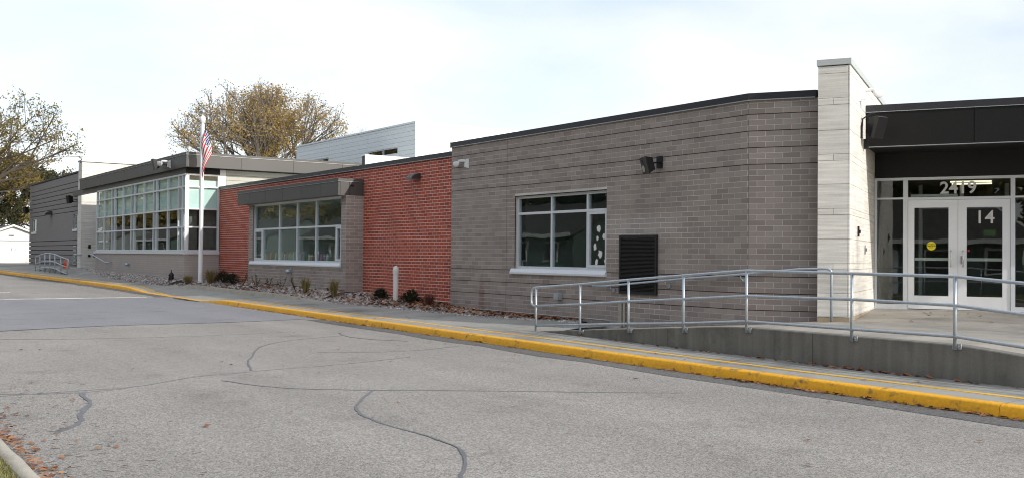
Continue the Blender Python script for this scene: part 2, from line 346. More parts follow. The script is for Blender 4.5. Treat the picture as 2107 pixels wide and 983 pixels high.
def facade(X):
    if X < -41.62: return 12.75
    if X < -36.63: return 14.2
    if X < -28.34: return 13.61
    if X < -22.97: return 14.2
    return 14.1
def bedz(X, Y):
    y0, y1 = bedY(X), facade(X); t = max(0, min(1, (Y-y0)/max(.2, y1-y0)))
    return (sw(X, y0)+.02)*(1-t)+wallb(X)*t+ .05*math.sin(math.pi*t)

# ------------------------------------------------------------------ ground, road, pavement
def lawnz(X, Y):
    return g(X)-.06 + (.19 if Y < 1.3 else 0)
m = MB(); ux = [-900, -500, -300, -140]+frange(-130, 40, 10)+[80, 200, 600]; vy = [-600, -200, -60, -20, -4, 1.2, 1.42, 8, 20, 60, 200, 700]
m.grid(ux, vy, lambda x, y: (x, y, g(x)-.06 + (.16 if y < 1.3 else (0 if y < 12 else .05))))
m.build('ground', M_grass, kind='structure')
m = MB(); m.grid(frange(-140, 40, 2.0), [1.38, 3, 6, 9, 10.9], lambda x, y: (x, kY(x)+.05 if y > 10.8 else min(y, kY(x)), g(x))); m.build('road', M_road, kind='structure')
def ribbon(pts, w, z, wf=None):
    m = MB(); n = len(pts); prev = None
    for i, p in enumerate(pts):
        a = Vector(pts[max(0, i-1)]); b = Vector(pts[min(n-1, i+1)]); d = (b-a).normalized(); nn = Vector((-d.y, d.x))
        ww = w if wf is None else wf(i, n)
        cur = [m.P((p[0]+nn.x*ww/2, p[1]+nn.y*ww/2, z(p[0], p[1]))), m.P((p[0]-nn.x*ww/2, p[1]-nn.y*ww/2, z(p[0], p[1])))]
        zz = z(p[0], p[1])-.014
        cur += [m.P((p[0]+nn.x*ww/2, p[1]+nn.y*ww/2, zz)), m.P((p[0]-nn.x*ww/2, p[1]-nn.y*ww/2, zz))]
        if prev: m.f += [[prev[0], prev[1], cur[1], cur[0]], [prev[2], prev[0], cur[0], cur[2]], [prev[1], prev[3], cur[3], cur[1]]]
        prev = cur
    return m
rng = random.Random(3)
# dark gutter strip and newer asphalt patch
m = MB()
for a, b in ((-140, -36.2), (-23.6, 40)):
    m.grid(frange(a, b, 1.0), [0, 1], lambda x, t: (x, kY(x)-(.50+.05*math.sin(x*1.7)+.04*math.sin(x*4.1)) if t == 0 else kY(x)+.02, g(x)+.004))
m.build('gutter_strip', M_gutter, kind='structure')
m = MB()
m.grid(frange(-36, -23.4, .5), frange(1.4, 10.74, .6), lambda x, y: (x + (.25*math.sin(y*.9)+.5*math.sin(y*.35+1) if x > -24 else 0), min(y, kY(x)+.02), g(x)+.008))
m.build('asphalt_patch', M_patch, kind='structure')
def crack(pts, w, jit=.05, st=.12):
    out = []
    for _ in range(2):      # round the bends
        q = [pts[0]]
        for a, b in zip(pts, pts[1:]): q += [(a[0]*.75+b[0]*.25, a[1]*.75+b[1]*.25), (a[0]*.25+b[0]*.75, a[1]*.25+b[1]*.75)]
        pts = q+[pts[-1]]
    for i in range(len(pts)-1):
        a, b = Vector(pts[i]), Vector(pts[i+1]); k = max(2, int((b-a).length/st))
        for j in range(k): out.append(a.lerp(b, j/k))
    out.append(Vector(pts[-1])); n = len(out); o2 = []
    jx = jy = 0
    for i, p in enumerate(out):
        jx = jx*.75+rng.uniform(-jit, jit)*.6; jy = jy*.75+rng.uniform(-jit, jit)*.6; o2.append((p.x+jx, p.y+jy))
    ws = [w*rng.uniform(.45, 1.35) for _ in o2]
    ws = [(ws[max(0, i-1)]+ws[i]+ws[min(len(ws)-1, i+1)])/3 for i in range(len(ws))]
    ws[0] = ws[-1] = .004
    ribbon(o2, w, lambda x, y: g(x)+.006, lambda i, n: ws[i]).build('sealed_crack', M_tar, kind='structure', fix=False)
crack([(-13.0, 1.6), (-13.04, 1.9), (-13.1, 2.6), (-13.05, 3.36), (-13.75, 4.3), (-13.9, 5.1), (-14.07, 5.9), (-14.13, 6.7), (-14.6, 8.2)], .022, .02)
crack([(-13.3, 1.7), (-12.85, 2.7), (-13.0, 3.3)], .03, .02)
crack([(-14.07, 5.28), (-15.1, 5.63), (-16.7, 6.33), (-17.8, 6.95), (-18.5, 7.8), (-18.9, 9)], .03, .025)
crack([(-13.2, 4.55), (-12.2, 4.87), (-11.6, 5.5), (-10.95, 6.54), (-10.26, 7.55), (-9.2, 9.1)], .03, .02)
crack([(-11.4, 5.9), (-10.5, 5.25), (-10.1, 5.0), (-9.62, 4.87), (-8.97, 4.80), (-8.32, 4.87), (-7.7, 4.81), (-7.14, 4.59), (-6.6, 4.15), (-6.0, 3.9)], .034, .018, .07)
crack([(-12.9, 2.73), (-12.0, 2.69), (-11.32, 2.38), (-10.73, 2.30), (-10.2, 1.93)], .065, .02, .07)
crack([(-21.5, 2.0), (-20.4, 4.2), (-20.0, 6.6), (-20.3, 8.5)], .022, .03)
crack([(-17.2, 9.6), (-17.9, 9.1), (-18.8, 9.0), (-19.6, 9.3)], .03, .03)
crack([(-16.0, 7.2), (-15.4, 8.6), (-15.9, 10.0)], .022, .02)
ribbon([(-36.25, y) for y in frange(1.6, 9.8, .4)], .12, lambda x, y: g(x)+.012).build('worn_lane_line', M_wline, kind='structure', fix=False)
ribbon([(-41.0, y) for y in frange(1.6, 6.2, .4)], .16, lambda x, y: g(x)+.012).build('worn_lane_line', M_wline, kind='structure', fix=False)
# kerb: one continuous rounded profile that drops where the pavement ramps down
m = MB(); prev = None; xs = []
for x in frange(-140, 40, .5): xs += [x-.002, x+.002] if round(x*2) % 6 == 0 else [x]
for x in xs:
    h = kh(x); y = kY(x); z = g(x); j = .006*math.sin(x*7.3)+.004*math.sin(x*17.1)
    prof = [(y-.03+j, z-.05), (y+j, z+h*.25), (y+.015+j*.5, z+h*.82), (y+.035, z+h*.96), (y+.06, z+h), (y+.165, z+h+.002), (y+.165, z-.05)]
    cur = [m.P((x, a, b)) for a, b in prof]
    if prev:
        if x-px_ > .01:
            for k in range(len(cur)-1): m.f.append([prev[k], cur[k], cur[k+1], prev[k+1]])
    prev = cur; px_ = x
m.build('kerb', M_kerb, kind='structure', smooth=True, label='yellow painted kerb along the pavement')
# pavement in joints
m = MB(); xs = frange(-140, -16.3, .6); 
def swy(x, t):
    y0 = kY(x)+.165
    if x < -58: y1 = lerp(x, [-140, -90, -84, -58], [8.5, 10.9, 13.9, 14.3])
    else: y1 = bedY(x)+.05
    y = y0+(y1-y0)*t; return (x, y, sw(x, y))
m.grid(xs, [i/10 for i in range(11)], swy); m.build('sidewalk', M_conc, kind='structure')
m = MB(); m.grid(frange(-18.4, 40, .6), [0, .25, .5, .75, 1], lambda x, t: (x, kY(x)+.165+(lerp(x, [-18.4, -17.2, -16.9], [13.55, 14.0, 14.08])-.002-kY(x)-.165 if x < -16.1 else 1.36)*t, sw(x, kY(x)+.165+(3.1 if x < -16.1 else 1.36)*t)+.004))
m.build('sidewalk', M_conc, kind='structure')
m = MB()   # scored joints
for x in frange(-135, 38, 1.52):
    if -45 < x < -41: continue
    y1 = min(swy(x, 1)[1], 13.0) if x < -16.3 else 12.05
    y0 = kY(x)+.17
    pts = [(x, y) for y in frange(y0, y1, .5)]
    r = ribbon(pts, .012, lambda a, b: sw(a, b)+(.0055 if a > -18.4 else .0015)); k = len(m.v); m.v += r.v; m.f += [[i+k for i in f] for f in r.f]
m.build('pavement_joints', pm('scored_joint', (.20, .195, .18), .9, var=.1), kind='structure', fix=False)
yl = [(x, kY(x)+.62) for x in frange(-140, -42.5, .8)]+[(x, kY(x)+.62-.42*min(1, ((x+42.5)/5.0))) for x in frange(-42, -37.2, .4)]
ribbon(yl, .10, lambda x, y: sw(x, y)+.004).build('yellow_line', M_yline, kind='structure', fix=False)
ribbon([(x, kY(x)+.60) for x in frange(-31.3, 40, .7)], .10, lambda x, y: sw(x, y)+(.004 if x < -18.6 else .0075)).build('yellow_line', M_yline, kind='structure', fix=False)
# near kerb and lawn island
m = MB(); prev = None
for x in frange(-60, 20, .5):
    y = 1.41+.006*math.sin(x*5); z = g(x)
    cur = [m.P((x, a, b)) for a, b in ((y+.015, z-.05), (y, z+.09), (y-.02, z+.115), (y-.135, z+.12), (y-.145, z-.05))]
    if prev:
        for k in range(4): m.f.append([prev[k], cur[k], cur[k+1], prev[k+1]])
    prev = cur
m.build('island_kerb', M_kconc, kind='structure', smooth=True)
m = MB()
for i in range(9000):
    x = rng.uniform(-11.5, -6.5); y = rng.uniform(.5, 1.26) if rng.random() < .85 else rng.uniform(1.2, 1.3)
    z = g(x)+.095; h = rng.uniform(.015, .05); a = rng.uniform(0, 6.28); lx, ly = rng.uniform(-.03, .03), rng.uniform(-.03, .03); ww = .003
    m.f.append([m.P((x-ww*math.cos(a), y-ww*math.sin(a), z)), m.P((x+ww*math.cos(a), y+ww*math.sin(a), z)), m.P((x+lx, y+ly, z+h))])
m.build('grass', M_blade, kind='stuff', fix=False, label='short dry grass behind the near kerb', category='grass')
# puddle in the gutter where the kerb drops
m = MB(); c = m.P((-34.3, 10.52, g(-34.3)+.013)); ring = [m.P((-34.3+1.35*math.cos(t)*(1+.25*math.sin(3*t)), 10.52+.15*math.sin(t)*(1+.2*math.cos(2*t)), g(-34.3+1.35*math.cos(t))+.013)) for t in [i*2*math.pi/24 for i in range(24)]]
for i in range(24): m.f.append([c, ring[i], ring[(i+1) % 24]])
m.build('puddle', M_water, kind='structure', fix=False)

# ------------------------------------------------------------------ entrance frame of reference (rotated 29 degrees)
TH = R(29.0); EO = Vector((-11.370, 14.463)); EK = .979; EU = Vector((math.cos(TH), math.sin(TH))); EV = Vector((-math.sin(TH), math.cos(TH)))
def ent(p): q = EO+EU*p[0]*EK+EV*p[1]*EK; return (q.x, q.y, .0357+p[2]*EK)
FT = R(31.9); FO = Vector((-12.622, 14.10)); FU = Vector((math.cos(FT), math.sin(FT))); FV = Vector((-math.sin(FT), math.cos(FT)))
def fac(p): q = FO+FU*p[0]+FV*p[1]; return (q.x, q.y, p[2])

# ramp and platform
def frontz(X): return lerp(X, [-16.35, -11.6, -10.9, -7.3, -2.6, 10], [.205, .585, .625, .62, .24, .2])
def platz(X, Y):
    v = (Vector((X, Y))-EO).dot(EV)
    e = .618+.029*max(0, v) if X > -12 else frontz(X)
    t = max(0, min(1, (Y-12.3)/1.6)) if X > -11.6 else 0
    return frontz(X)*(1-t)+e*t
m = MB()
m.grid(frange(-16.35, 6, .35), [i/12 for i in range(13)], lambda x, t: (x, 12.12+t*((14.09 if x < -12.62 else min(14.09+(x+12.62)*.62, 19.5) if x < -11 else 22)-12.12), platz(x, 12.12+t*((14.09 if x < -12.62 else min(14.09+(x+12.62)*.62, 19.5) if x < -11 else 22)-12.12))))
ramp = m.build('entrance_ramp', M_platc, kind='structure')
m = MB(); m.grid(frange(.5, 7.5, .5), frange(-.05, 3.85, .3), lambda u, v: (lambda q: (q[0], q[1], platz(max(q[0], -11.4), q[1])+.003 if q[1] > 15 else platz(q[0], q[1])+.003))(ent((u, v, 0)))); m.build('entrance_floor', M_platc, kind='structure')
segs = [(-16.35, -12.6), (-12.592, -9.58), (-9.572, -6.2), (-6.192, -2.6)]
for a, b in segs:
    m = MB(); n = 12; t_, b_ = [], []
    for i in range(n+1):
        x = a+(b-a)*i/n; zt = frontz(x)+.006; zb = g(x)+.0
        t_.append([m.P((x, 12.08, zb)), m.P((x, 12.08, zt-.012)), m.P((x, 12.092, zt)), m.P((x, 12.30, zt)), m.P((x, 12.30, zb))])
    for i in range(n):
        for k in range(4): m.f.append([t_[i][k], t_[i+1][k], t_[i+1][k+1], t_[i][k+1]])
    m.f.append(t_[0]); m.f.append(t_[-1][::-1])
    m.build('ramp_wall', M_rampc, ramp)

# ------------------------------------------------------------------ the school
school = thing('school_building', (-30, 16, 0), 'long flat-roofed school of grey and red brick with limestone pylons and dark metal fascias', 'building')
CO = .1016   # grey course height
def split_rects(u0, u1, z0, z1, openings):
    "rectangles of a wall minus openings, as vertical strips"
    us = sorted({u0, u1}|{min(max(a, u0), u1) for o in openings for a in o[:2]}); out = []
    for a, b in zip(us, us[1:]):
        if b-a < 1e-6: continue
        cuts = sorted([(o[2], o[3]) for o in openings if o[0] < (a+b)/2 < o[1]]); z = z0
        for c0, c1 in cuts:
            c0, c1 = min(max(c0, z0), z1), min(max(c1, z0), z1)
            if c0 > z: out.append((a, b, z, c0))
            z = max(z, c1)
        if z < z1: out.append((a, b, z, z1))
    return out
def courses(u0, u1, z0, z1, zref, L_, H_, openings, jt=.010, rows_off=None):
    "brick rectangles (u0,u1,z0,z1)"
    out = []; k0 = math.floor((z0-zref)/H_)-1; k1 = math.ceil((z1-zref)/H_)+1
    for k in range(k0, k1):
        a, b = zref+k*H_+jt/2, zref+(k+1)*H_-jt/2
        a, b = max(a, z0), min(b, z1)
        if b-a < .02: continue
        off = (k % 2)*L_/2 if rows_off is None else rows_off(k)
        spans = [(u0, u1)]
        for o in openings:
            if o[2] < b-.005 and o[3] > a+.005:
                ns = []
                for s in spans:
                    if o[0] > s[0]: ns.append((s[0], min(s[1], o[0])))
                    if o[1] < s[1]: ns.append((max(s[0], o[1]), s[1]))
                spans = [s for s in ns if s[1]-s[0] > .02]
        i0 = math.floor((u0-off)/L_)-1; i1 = math.ceil((u1-off)/L_)+1
        for i in range(i0, i1):
            p, q = off+i*L_+jt/2, off+(i+1)*L_-jt/2
            for s0, s1 in spans:
                pp, qq = max(p, s0), min(q, s1)
                if qq-pp > .02: out.append((pp, qq, a, b))
    return out
def lay(rects, xf, rotz, L_, H_, mat, parent, score, nsingle, proud=.0015, depth=.03, name='brick'):
    "the nsingle best full bricks become objects that share a mesh, the rest one stuff mesh"
    jt = .010; fw, fh = L_-jt, H_-jt
    full = [r for r in rects if abs(r[1]-r[0]-fw) < 1e-4 and abs(r[3]-r[2]-fh) < 1e-4]
    full.sort(key=score); single = set(full[:nsingle])
    pr = MB(); c = .0012
    # slightly chamfered brick
    v = [(0, 0, 0), (fw, 0, 0), (fw, 0, fh), (0, 0, fh)]
    a = [pr.P((x, depth, z)) for x, _, z in v]; b = [pr.P((x, c-proud, z)) for x, _, z in v]
    f = [pr.P((x+(c if x == 0 else -c), -proud, z+(c if z == 0 else -c))) for x, _, z in v]
    for k in range(4):
        n_ = (k+1) % 4; pr.f.append([a[k], a[n_], b[n_], b[k]]); pr.f.append([b[k], b[n_], f[n_], f[k]])
    pr.f.append(f)
    me = pr.mesh(name, mat)
    for r in single:
        o = link(name, me, xf((r[0], 0, r[2])), parent); o.rotation_euler = (0, 0, rotz)
    st = MB(xf)
    for r in rects:
        if r in single: continue
        u0, u1, z0, z1 = r
        ids = [st.P(p) for p in ((u0, depth, z0), (u1, depth, z0), (u1, depth, z1), (u0, depth, z1), (u0, -proud, z0), (u1, -proud, z0), (u1, -proud, z1), (u0, -proud, z1))]
        for q in ((4, 5, 6, 7), (0, 1, 5, 4), (1, 2, 6, 5), (2, 3, 7, 6), (3, 0, 4, 7)): st.f.append([ids[k] for k in q])
    if st.v:
        st.build(name+'work', mat, parent, kind='stuff', fix=False)

# ---- main grey block: front wall Y = 14.10 and the angled facet next to the pylon
ZD = 4.330                         # top dark joint; courses count from it
DARKS = [4.330, 4.330-3*CO, 4.330-6*CO, 4.330-9*CO, 4.330-29*CO, 4.330-32*CO, 4.330-35*CO]
WIN = (-20.02, -16.60, 1.30, 3.147); VENT = (-16.14, -15.0, .94, 2.16)
def mortar(u0, u1, z0, z1, openings, xf, parent, mat, name, darks=(), thick=.10, back=.32):
    "mortar face with raked dark joints: thin bands in front of a dark core"
    m = MB(xf); zs = [z0]+[z for d in sorted(darks) for z in (d-.008, d+.008) if z0 < d < z1]+[z1]
    for a, b in zip(zs[0::2], zs[1::2]):
        for r in split_rects(u0, u1, a, b, openings): m.box(r[0], 0, r[2], r[1], thick, r[3])
    o = m.build(name, mat, parent)
    m = MB(xf)
    for r in split_rects(u0+.03, u1-.03, z0, z1-.01, openings): m.box(r[0], thick+.001, r[2], r[1], back, r[3])
    m.build('wall_core', M_joint, parent)
    return o
idn = lambda Y: (lambda p: (p[0], Y+p[1], p[2]))
XG0, XG1 = -22.97, -12.622
gw = mortar(XG0, XG1, .0, 4.58, [WIN], idn(14.101), school, M_gmort, 'grey_brick_wall', DARKS)
gw['label'] = 'grey brick wall with raked dark joints'
rects = [('m',)+r for r in courses(XG0+.002, XG1-.004, .26, 4.58, ZD, .3048, CO, [WIN])]
def cut_dark(rs):
    out = []
    for r in rs:
        a, b = r[2], r[3]
        for d in DARKS:
            if abs(b-d) < .012: b = d-.010
            if abs(a-d) < .012: a = d+.010
        out.append((r[0], r[1], a, b))
    return out
mr_ = [r[1:] for r in rects]
VR = VENT
mr_ = [r for r in mr_]
# nearest, largest bricks become parts
def keep_full(rs): return rs
fw_ = mortar(0, 1.215, .0, 4.58, [], (lambda p: fac((p[0], p[1]+.001, p[2]))), school, M_gmort, 'grey_brick_wall', DARKS)
fr_ = courses(.004, 1.21, .26, 4.58, ZD, .3048, CO, [])
lay(fr_, fac, FT, .3048, CO, M_gbrick, fw_, lambda r: 0, 110)
lay(mr_, idn(14.10), 0, .3048, CO, M_gbrick, gw, lambda r: -r[0]+(9 if r[3] < .75 else 0), 190)
# raked shadow joints cut over the bricks' bed joints: thin dark recess strips
for o_, xf, a, b in ((gw, idn(14.10), XG0, XG1), (fw_, fac, 0, 1.21)):
    for d in DARKS:
        for r in split_rects(a, b, d-.0062, d+.0062, [WIN, VENT] if o_ is gw else []): MB(xf).box(r[0], -.0035, r[2], r[1], .02, r[3]).build('raked_joint', M_joint, o_)
m = MB(idn(14.10)); m.box(XG0, -.014, .362, -16.5, .02, .374); m.build('flashing', M_alu, gw)
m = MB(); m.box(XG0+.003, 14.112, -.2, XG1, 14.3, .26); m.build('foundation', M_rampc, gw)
# vertical control joints
m = MB(); m.box(-20.378, 14.0965, .38, -20.370, 14.11, 4.575); m.build('control_joint', pm('sealant', (.13, .12, .115), .8, var=.05), gw)
m = MB(fac); m.box(-.005, -.006, .3, .004, .02, 4.578); m.build('control_joint', MATS['sealant'], gw)
# return wall at the left end of the block and the roof
m = MB(); m.box(XG0, 14.30, 0, XG0+.25, 40, 4.5); m.build('side_wall', M_gbrick, school)
m = MB(); m.prism([(XG0+.26, 14.35), (-12.65, 14.35), (-11.75, 14.92), (-15.9, 22.4), (-17, 40), (XG0+.26, 40)], 4.40, 4.50); m.build('roof', M_roof, school)
# parapet cap
m = MB(); m.prism([(XG0-.03, 14.06), (-12.61, 14.06), (-11.60, 14.69), (-11.60, 15.0), (-12.72, 14.40), (XG0-.03, 14.40)], 4.583, 4.713); m.build('parapet_cap', M_cap, school)
m = MB(); m.prism([(XG0-.035, 14.053), (-12.608, 14.053), (-11.61, 14.677), (-11.61, 14.72), (-12.63, 14.10), (XG0-.035, 14.10)], 4.576, 4.592); m.build('cap_drip_edge', M_alud, school)
m = MB(); m.box(XG0-.03, 14.40, 4.583, XG0+.3, 40, 4.713); m.build('parapet_cap', M_cap, school)

def bar(mb, x0, z0, x1, z1, y0, y1): mb.box(x0, y0, z0, x1, y1, z1)
def window(name, xs, zs, y, sash=(), fw=.058, label=None, glassm=None, yd=.09, parent=school, xf=None, pane_skip=()):
    """frame with mullions at xs and transoms at zs; sash = cells (i,j) with an inner sash"""
    root = link(name, None, ((xs[0]+xs[-1])/2, y, zs[0]) if xf is None else xf(((xs[0]+xs[-1])/2, y, zs[0])), parent)
    if label: root['label'] = label
    h = fw/2; m = MB(xf)
    m.box(xs[0], y, zs[0], xs[0]+fw, y+yd, zs[-1]); m.box(xs[-1]-fw, y, zs[0], xs[-1], y+yd, zs[-1])
    m.box(xs[0]+fw, y+.001, zs[0], xs[-1]-fw, y+yd, zs[0]+fw); m.box(xs[0]+fw, y+.001, zs[-1]-fw, xs[-1]-fw, y+yd, zs[-1])
    for x in xs[1:-1]: m.box(x-h, y+.002, zs[0]+fw, x+h, y+yd, zs[-1]-fw)
    for z in zs[1:-1]:
        for a, b in zip(xs, xs[1:]):
            a1 = a+(fw if a == xs[0] else h); b1 = b-(fw if b == xs[-1] else h)
            m.box(a1, y+.003, z-h, b1, y+yd, z+h)
    m.build('frame', M_alu, root)
    for i, (a, b) in enumerate(zip(xs, xs[1:])):
        for j, (c, d) in enumerate(zip(zs, zs[1:])):
            if (i, j) in pane_skip: continue
            a1 = a+(fw if i == 0 else h); b1 = b-(fw if i == len(xs)-2 else h); c1 = c+(fw if j == 0 else h); d1 = d-(fw if j == len(zs)-2 else h)
            if (i, j) in sash:
                s = MB(xf); t = .06
                s.box(a1+.004, y-.012, c1+.004, a1+t, y+.05, d1-.004); s.box(b1-t, y-.012, c1+.004, b1-.004, y+.05, d1-.004)
                s.box(a1+t, y-.011, c1+.004, b1-t, y+.05, c1+t); s.box(a1+t, y-.011, d1-t, b1-t, y+.05, d1-.004)
                s.build('sash', M_alu, root); a1 += t; b1 -= t; c1 += t; d1 -= t
            MB(xf).box(a1, y+.035, c1, b1, y+.045, d1).build('pane', glassm or M_glass, root)
    return root
wx = [-20.02, -18.65, -17.34, -16.60]
W1 = window('window', wx, [1.42, 2.73, 3.147], 14.17, sash=((2, 0),), label='classroom window of six panes with paper shapes on the small sash')
m = MB(); m.extr([(14.04, 1.295), (14.04, 1.335), (14.085, 1.42), (14.25, 1.42), (14.25, 1.295)], 0, -20.15, -16.585); m.build('sill', M_alu, W1)
m = MB(); m.box(-20.02, 14.10, 3.147, -16.60, 14.25, 3.16); m.build('lintel', M_joint, W1)
m = MB()     # jambs
m.box(-20.035, 14.105, 1.42, -20.021, 14.26, 3.147); m.box(-16.599, 14.105, 1.42, -16.585, 14.26, 3.147); m.build('jamb', M_gbrick, W1)
# paper snowflakes and pumpkin shapes stuck on the sash pane
rr = random.Random(5)
for (dx, z, s) in [(-16.98, 2.32, .07), (-17.02, 2.12, .045), (-16.80, 2.16, .06), (-17.10, 1.93, .065), (-16.92, 1.78, .085), (-17.05, 1.60, .06), (-16.76, 1.63, .04)]:
    m = MB(); n = 11; pts = [(dx+s*math.cos(t)*rr.uniform(.6, 1.1), z+1.2*s*math.sin(t)*rr.uniform(.6, 1.1)) for t in [i*2*math.pi/n for i in range(n)]]
    m.extr(pts, 1, 14.199, 14.2025); m.build('paper_shape', M_paper, W1)
# classroom behind it
def room(x0, x1, y0, y1, z0, z1, mat, name='room', open_front=True, parent=school):
    m = MB(); t = .05
    m.box(x0-t, y0, z0-t, x1+t, y1, z0); m.box(x0-t, y0, z1, x1+t, y1, z1+t); m.box(x0-t, y0, z0, x0, y1, z1); m.box(x1, y0, z0, x1+t, y1, z1); m.box(x0-t, y1, z0-t, x1+t, y1+t, z1+t)
    return m.build(name, mat, parent)
room(-22.5, -14.9, 14.43, 18.6, .6, 3.5, M_room)
m = MB(); m.box(-21, 18.1, .6, -19.6, 18.55, 2.2); m.box(-18.8, 16.2, .6, -17.5, 16.9, 1.35); m.box(-17.4, 15.2, .6, -16.9, 15.7, 1.62); m.box(-20.6, 15.0, .6, -19.9, 15.6, 1.5); m.build('classroom_furniture', M_book, school)
# ---- black louvre
lv = link('louvre_vent', None, (-15.57, 14.07, .94), school)
m = MB(); m.box(-16.14, 14.055, .95, -16.09, 14.12, 2.165); m.box(-15.05, 14.055, .95, -15.0, 14.12, 2.165); m.box(-16.09, 14.056, .95, -15.05, 14.12, 1.0); m.box(-16.09, 14.056, 2.115, -15.05, 14.12, 2.165); m.box(-16.1, 14.10, 1.0, -15.04, 14.118, 2.12); m.build('frame', M_louv, lv)
sl_ = MB(); sl_.extr([(0, 0), (.03, .022), (.03, .027), (-.001, .006)], 0, 0, 1.04); sme = sl_.mesh('slat', pm('louvre_slat', (.03, .03, .03), .4, var=.05))
for i in range(40): link('slat', sme, (-16.09, 14.06, 1.002+i*.0276), lv)

# ---- red brick wing
XR0 = -41.60; RH = .0888; RL = .254
rw = mortar(XR0, XG0-.002, 0, 4.36, [(-36.5, -28.5, 0, 3.55)], idn(14.201), school, M_rmort, 'red_brick_wall')
rw['label'] = 'red brick wall under a black parapet cap'
rrects = courses(XR0+.004, XG0-.004, .2, 4.36, .483, RL, RH, [(-36.5, -28.5, 0, 3.6)], jt=.014)
lay([r for r in rrects], idn(14.20), 0, RL, RH, M_rbrick, rw, lambda r: 0, 0) if False else None
def lay_red():
    global rrects
    lay(rrects, idn(14.20), 0, RL-.004, RH-.004, M_rbrick, rw, lambda r: -r[0], 300, proud=.0015)
lay_red()
m = MB(idn(14.20)); m.box(-28.3, -.012, .468, XG0, .02, .480); m.build('flashing', M_alu, rw)
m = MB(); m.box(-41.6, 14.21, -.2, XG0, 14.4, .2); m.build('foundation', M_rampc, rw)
m = MB(); m.box(XR0, 14.15, 4.363, XG0-.035, 14.5, 4.495); m.build('parapet_cap', M_cap, school)
m = MB(); m.box(XR0, 14.143, 4.355, XG0-.04, 14.2, 4.371); m.build('cap_drip_edge', M_alud, school)
m = MB(); m.box(XR0, 14.52, 4.25, XG0, 40, 4.35); m.build('roof', M_roof, school)

# ---- library bay in grey brick with its metal canopy
BX0, BX1, BY = -36.63, -28.34, 13.61
BW = (-36.2, -28.68, 1.33, 3.51)
bw = mortar(BX0, BX1, .2, 3.53, [BW], idn(BY+.001), school, M_gmort, 'bay_wall', back=.2)
br = courses(BX0+.003, BX1-.003, .4, 3.53, ZD, .3048, CO, [BW])
sidexf = lambda p: (BX1-p[1], BY+p[0], p[2])
m = MB(); m.box(BX1-.3, BY+.02, .2, BX1-.001, 14.2, 3.53); m.build('mortar', M_gmort, bw)
bs = courses(.003, .585, .4, 3.53, ZD, .3048, CO, [], rows_off=lambda k: .13+(k % 2)*.1524)
lay(br, idn(BY), 0, .3048, CO, M_gbrick, bw, lambda r: -r[0], 120)
lay(bs, sidexf, math.pi/2, .3048, CO, M_gbrick, bw, lambda r: 0, 60)
m = MB(); m.box(BX0, BY+.02, .2, BX0+.2, 14.2, 3.53); m.build('return_wall', M_gbrick, bw)
bx = [-36.2, -33.80, -32.24, -30.69, -28.68]
W2 = link('bay_window', None, (-32.4, 13.66, 1.33), school, label='wide library window with books on its ledge')
def rect_frame(m, x0, x1, z0, z1, y0, y1, t):
    m.box(x0, y0, z0, x0+t, y1, z1); m.box(x1-t, y0, z0, x1, y1, z1); m.box(x0+t, y0+.001, z0, x1-t, y1, z0+t); m.box(x0+t, y0+.001, z1-t, x1-t, y1, z1)
y = 13.66; m = MB(); rect_frame(m, -36.2, -28.68, 1.45, 3.51, y, y+.1, .06)
for x in bx[1:-1]: m.box(x-.03, y+.002, 1.51, x+.03, y+.1, 3.45)
for a, b in zip([-36.14]+[x+.03 for x in bx[1:-1]], [x-.03 for x in bx[1:-1]]+[-28.74]): m.box(a, y+.003, 2.58, b, y+.1, 2.64)
m.box(-35.37, y+.002, 1.51, -35.31, y+.1, 2.58); m.box(-29.19, y+.002, 1.51, -29.13, y+.1, 2.58); m.build('frame', M_alu, W2)
cells = [(-36.14, -33.83, 2.64, 3.45), (-33.77, -32.27, 2.64, 3.45), (-32.21, -30.72, 2.64, 3.45), (-30.66, -28.74, 2.64, 3.45),
         (-35.31, -33.83, 1.51, 2.58), (-33.77, -32.27, 1.51, 2.58), (-32.21, -30.72, 1.51, 2.58), (-30.66, -29.19, 1.51, 2.58)]
for c in cells: MB().box(c[0], y+.04, c[2], c[1], y+.05, c[3]).build('pane', M_glass, W2)
for a, b in ((-36.14, -35.37), (-29.13, -28.74)):
    m = MB(); rect_frame(m, a+.004, b-.004, 1.514, 2.576, y-.012, y+.05, .06); m.build('sash', M_alu, W2)
    MB().box(a+.064, y+.03, 1.574, b-.064, y+.04, 2.516).build('pane', M_glass, W2)
m = MB(); m.extr([(13.545, 1.33), (13.545, 1.37), (13.58, 1.45), (13.8, 1.45), (13.8, 1.33)], 0, -36.42, -28.66); m.build('sill', M_alu, W2)
m = MB(); m.box(-36.215, 13.615, 1.45, -36.2, 13.8, 3.51); m.box(-28.68, 13.615, 1.45, -28.665, 13.8, 3.51); m.build('jamb', M_gbrick, W2)
room(-36.4, -28.6, 13.83, 19.0, .7, 3.5, M_room, 'library_room')
m = MB(); m.box(-36.1, 13.80, 1.30, -28.75, 14.25, 1.46); m.build('window_ledge', M_room, school)
bcn = link('bay_canopy', None, (-32.7, 13.34, 3.52), school)
jx = [-37.14, -35.90, -34.32, -32.76, -31.19, -29.62, -28.345]
for a, b in zip(jx, jx[1:]): MB().box(a+.006, 13.345, 3.525, b-.006, 13.40, 3.945).build('panel', M_fascia, bcn)
m = MB(); m.box(-37.13, 13.41, 3.53, -28.36, 14.19, 3.93); m.build('core', M_cap, bcn)
MB().box(-28.355, 13.405, 3.525, -28.335, 13.70, 3.945).build('panel', M_fascia, bcn); MB().box(-28.355, 13.712, 3.525, -28.335, 14.19, 3.945).build('panel', M_fascia, bcn)
MB().box(-37.16, 13.33, 3.955, -28.32, 14.19, 4.04).build('cap', M_fascia, bcn)
MB().box(-37.165, 13.325, 3.947, -28.315, 14.19, 3.957).build('drip_edge', M_alud, bcn)
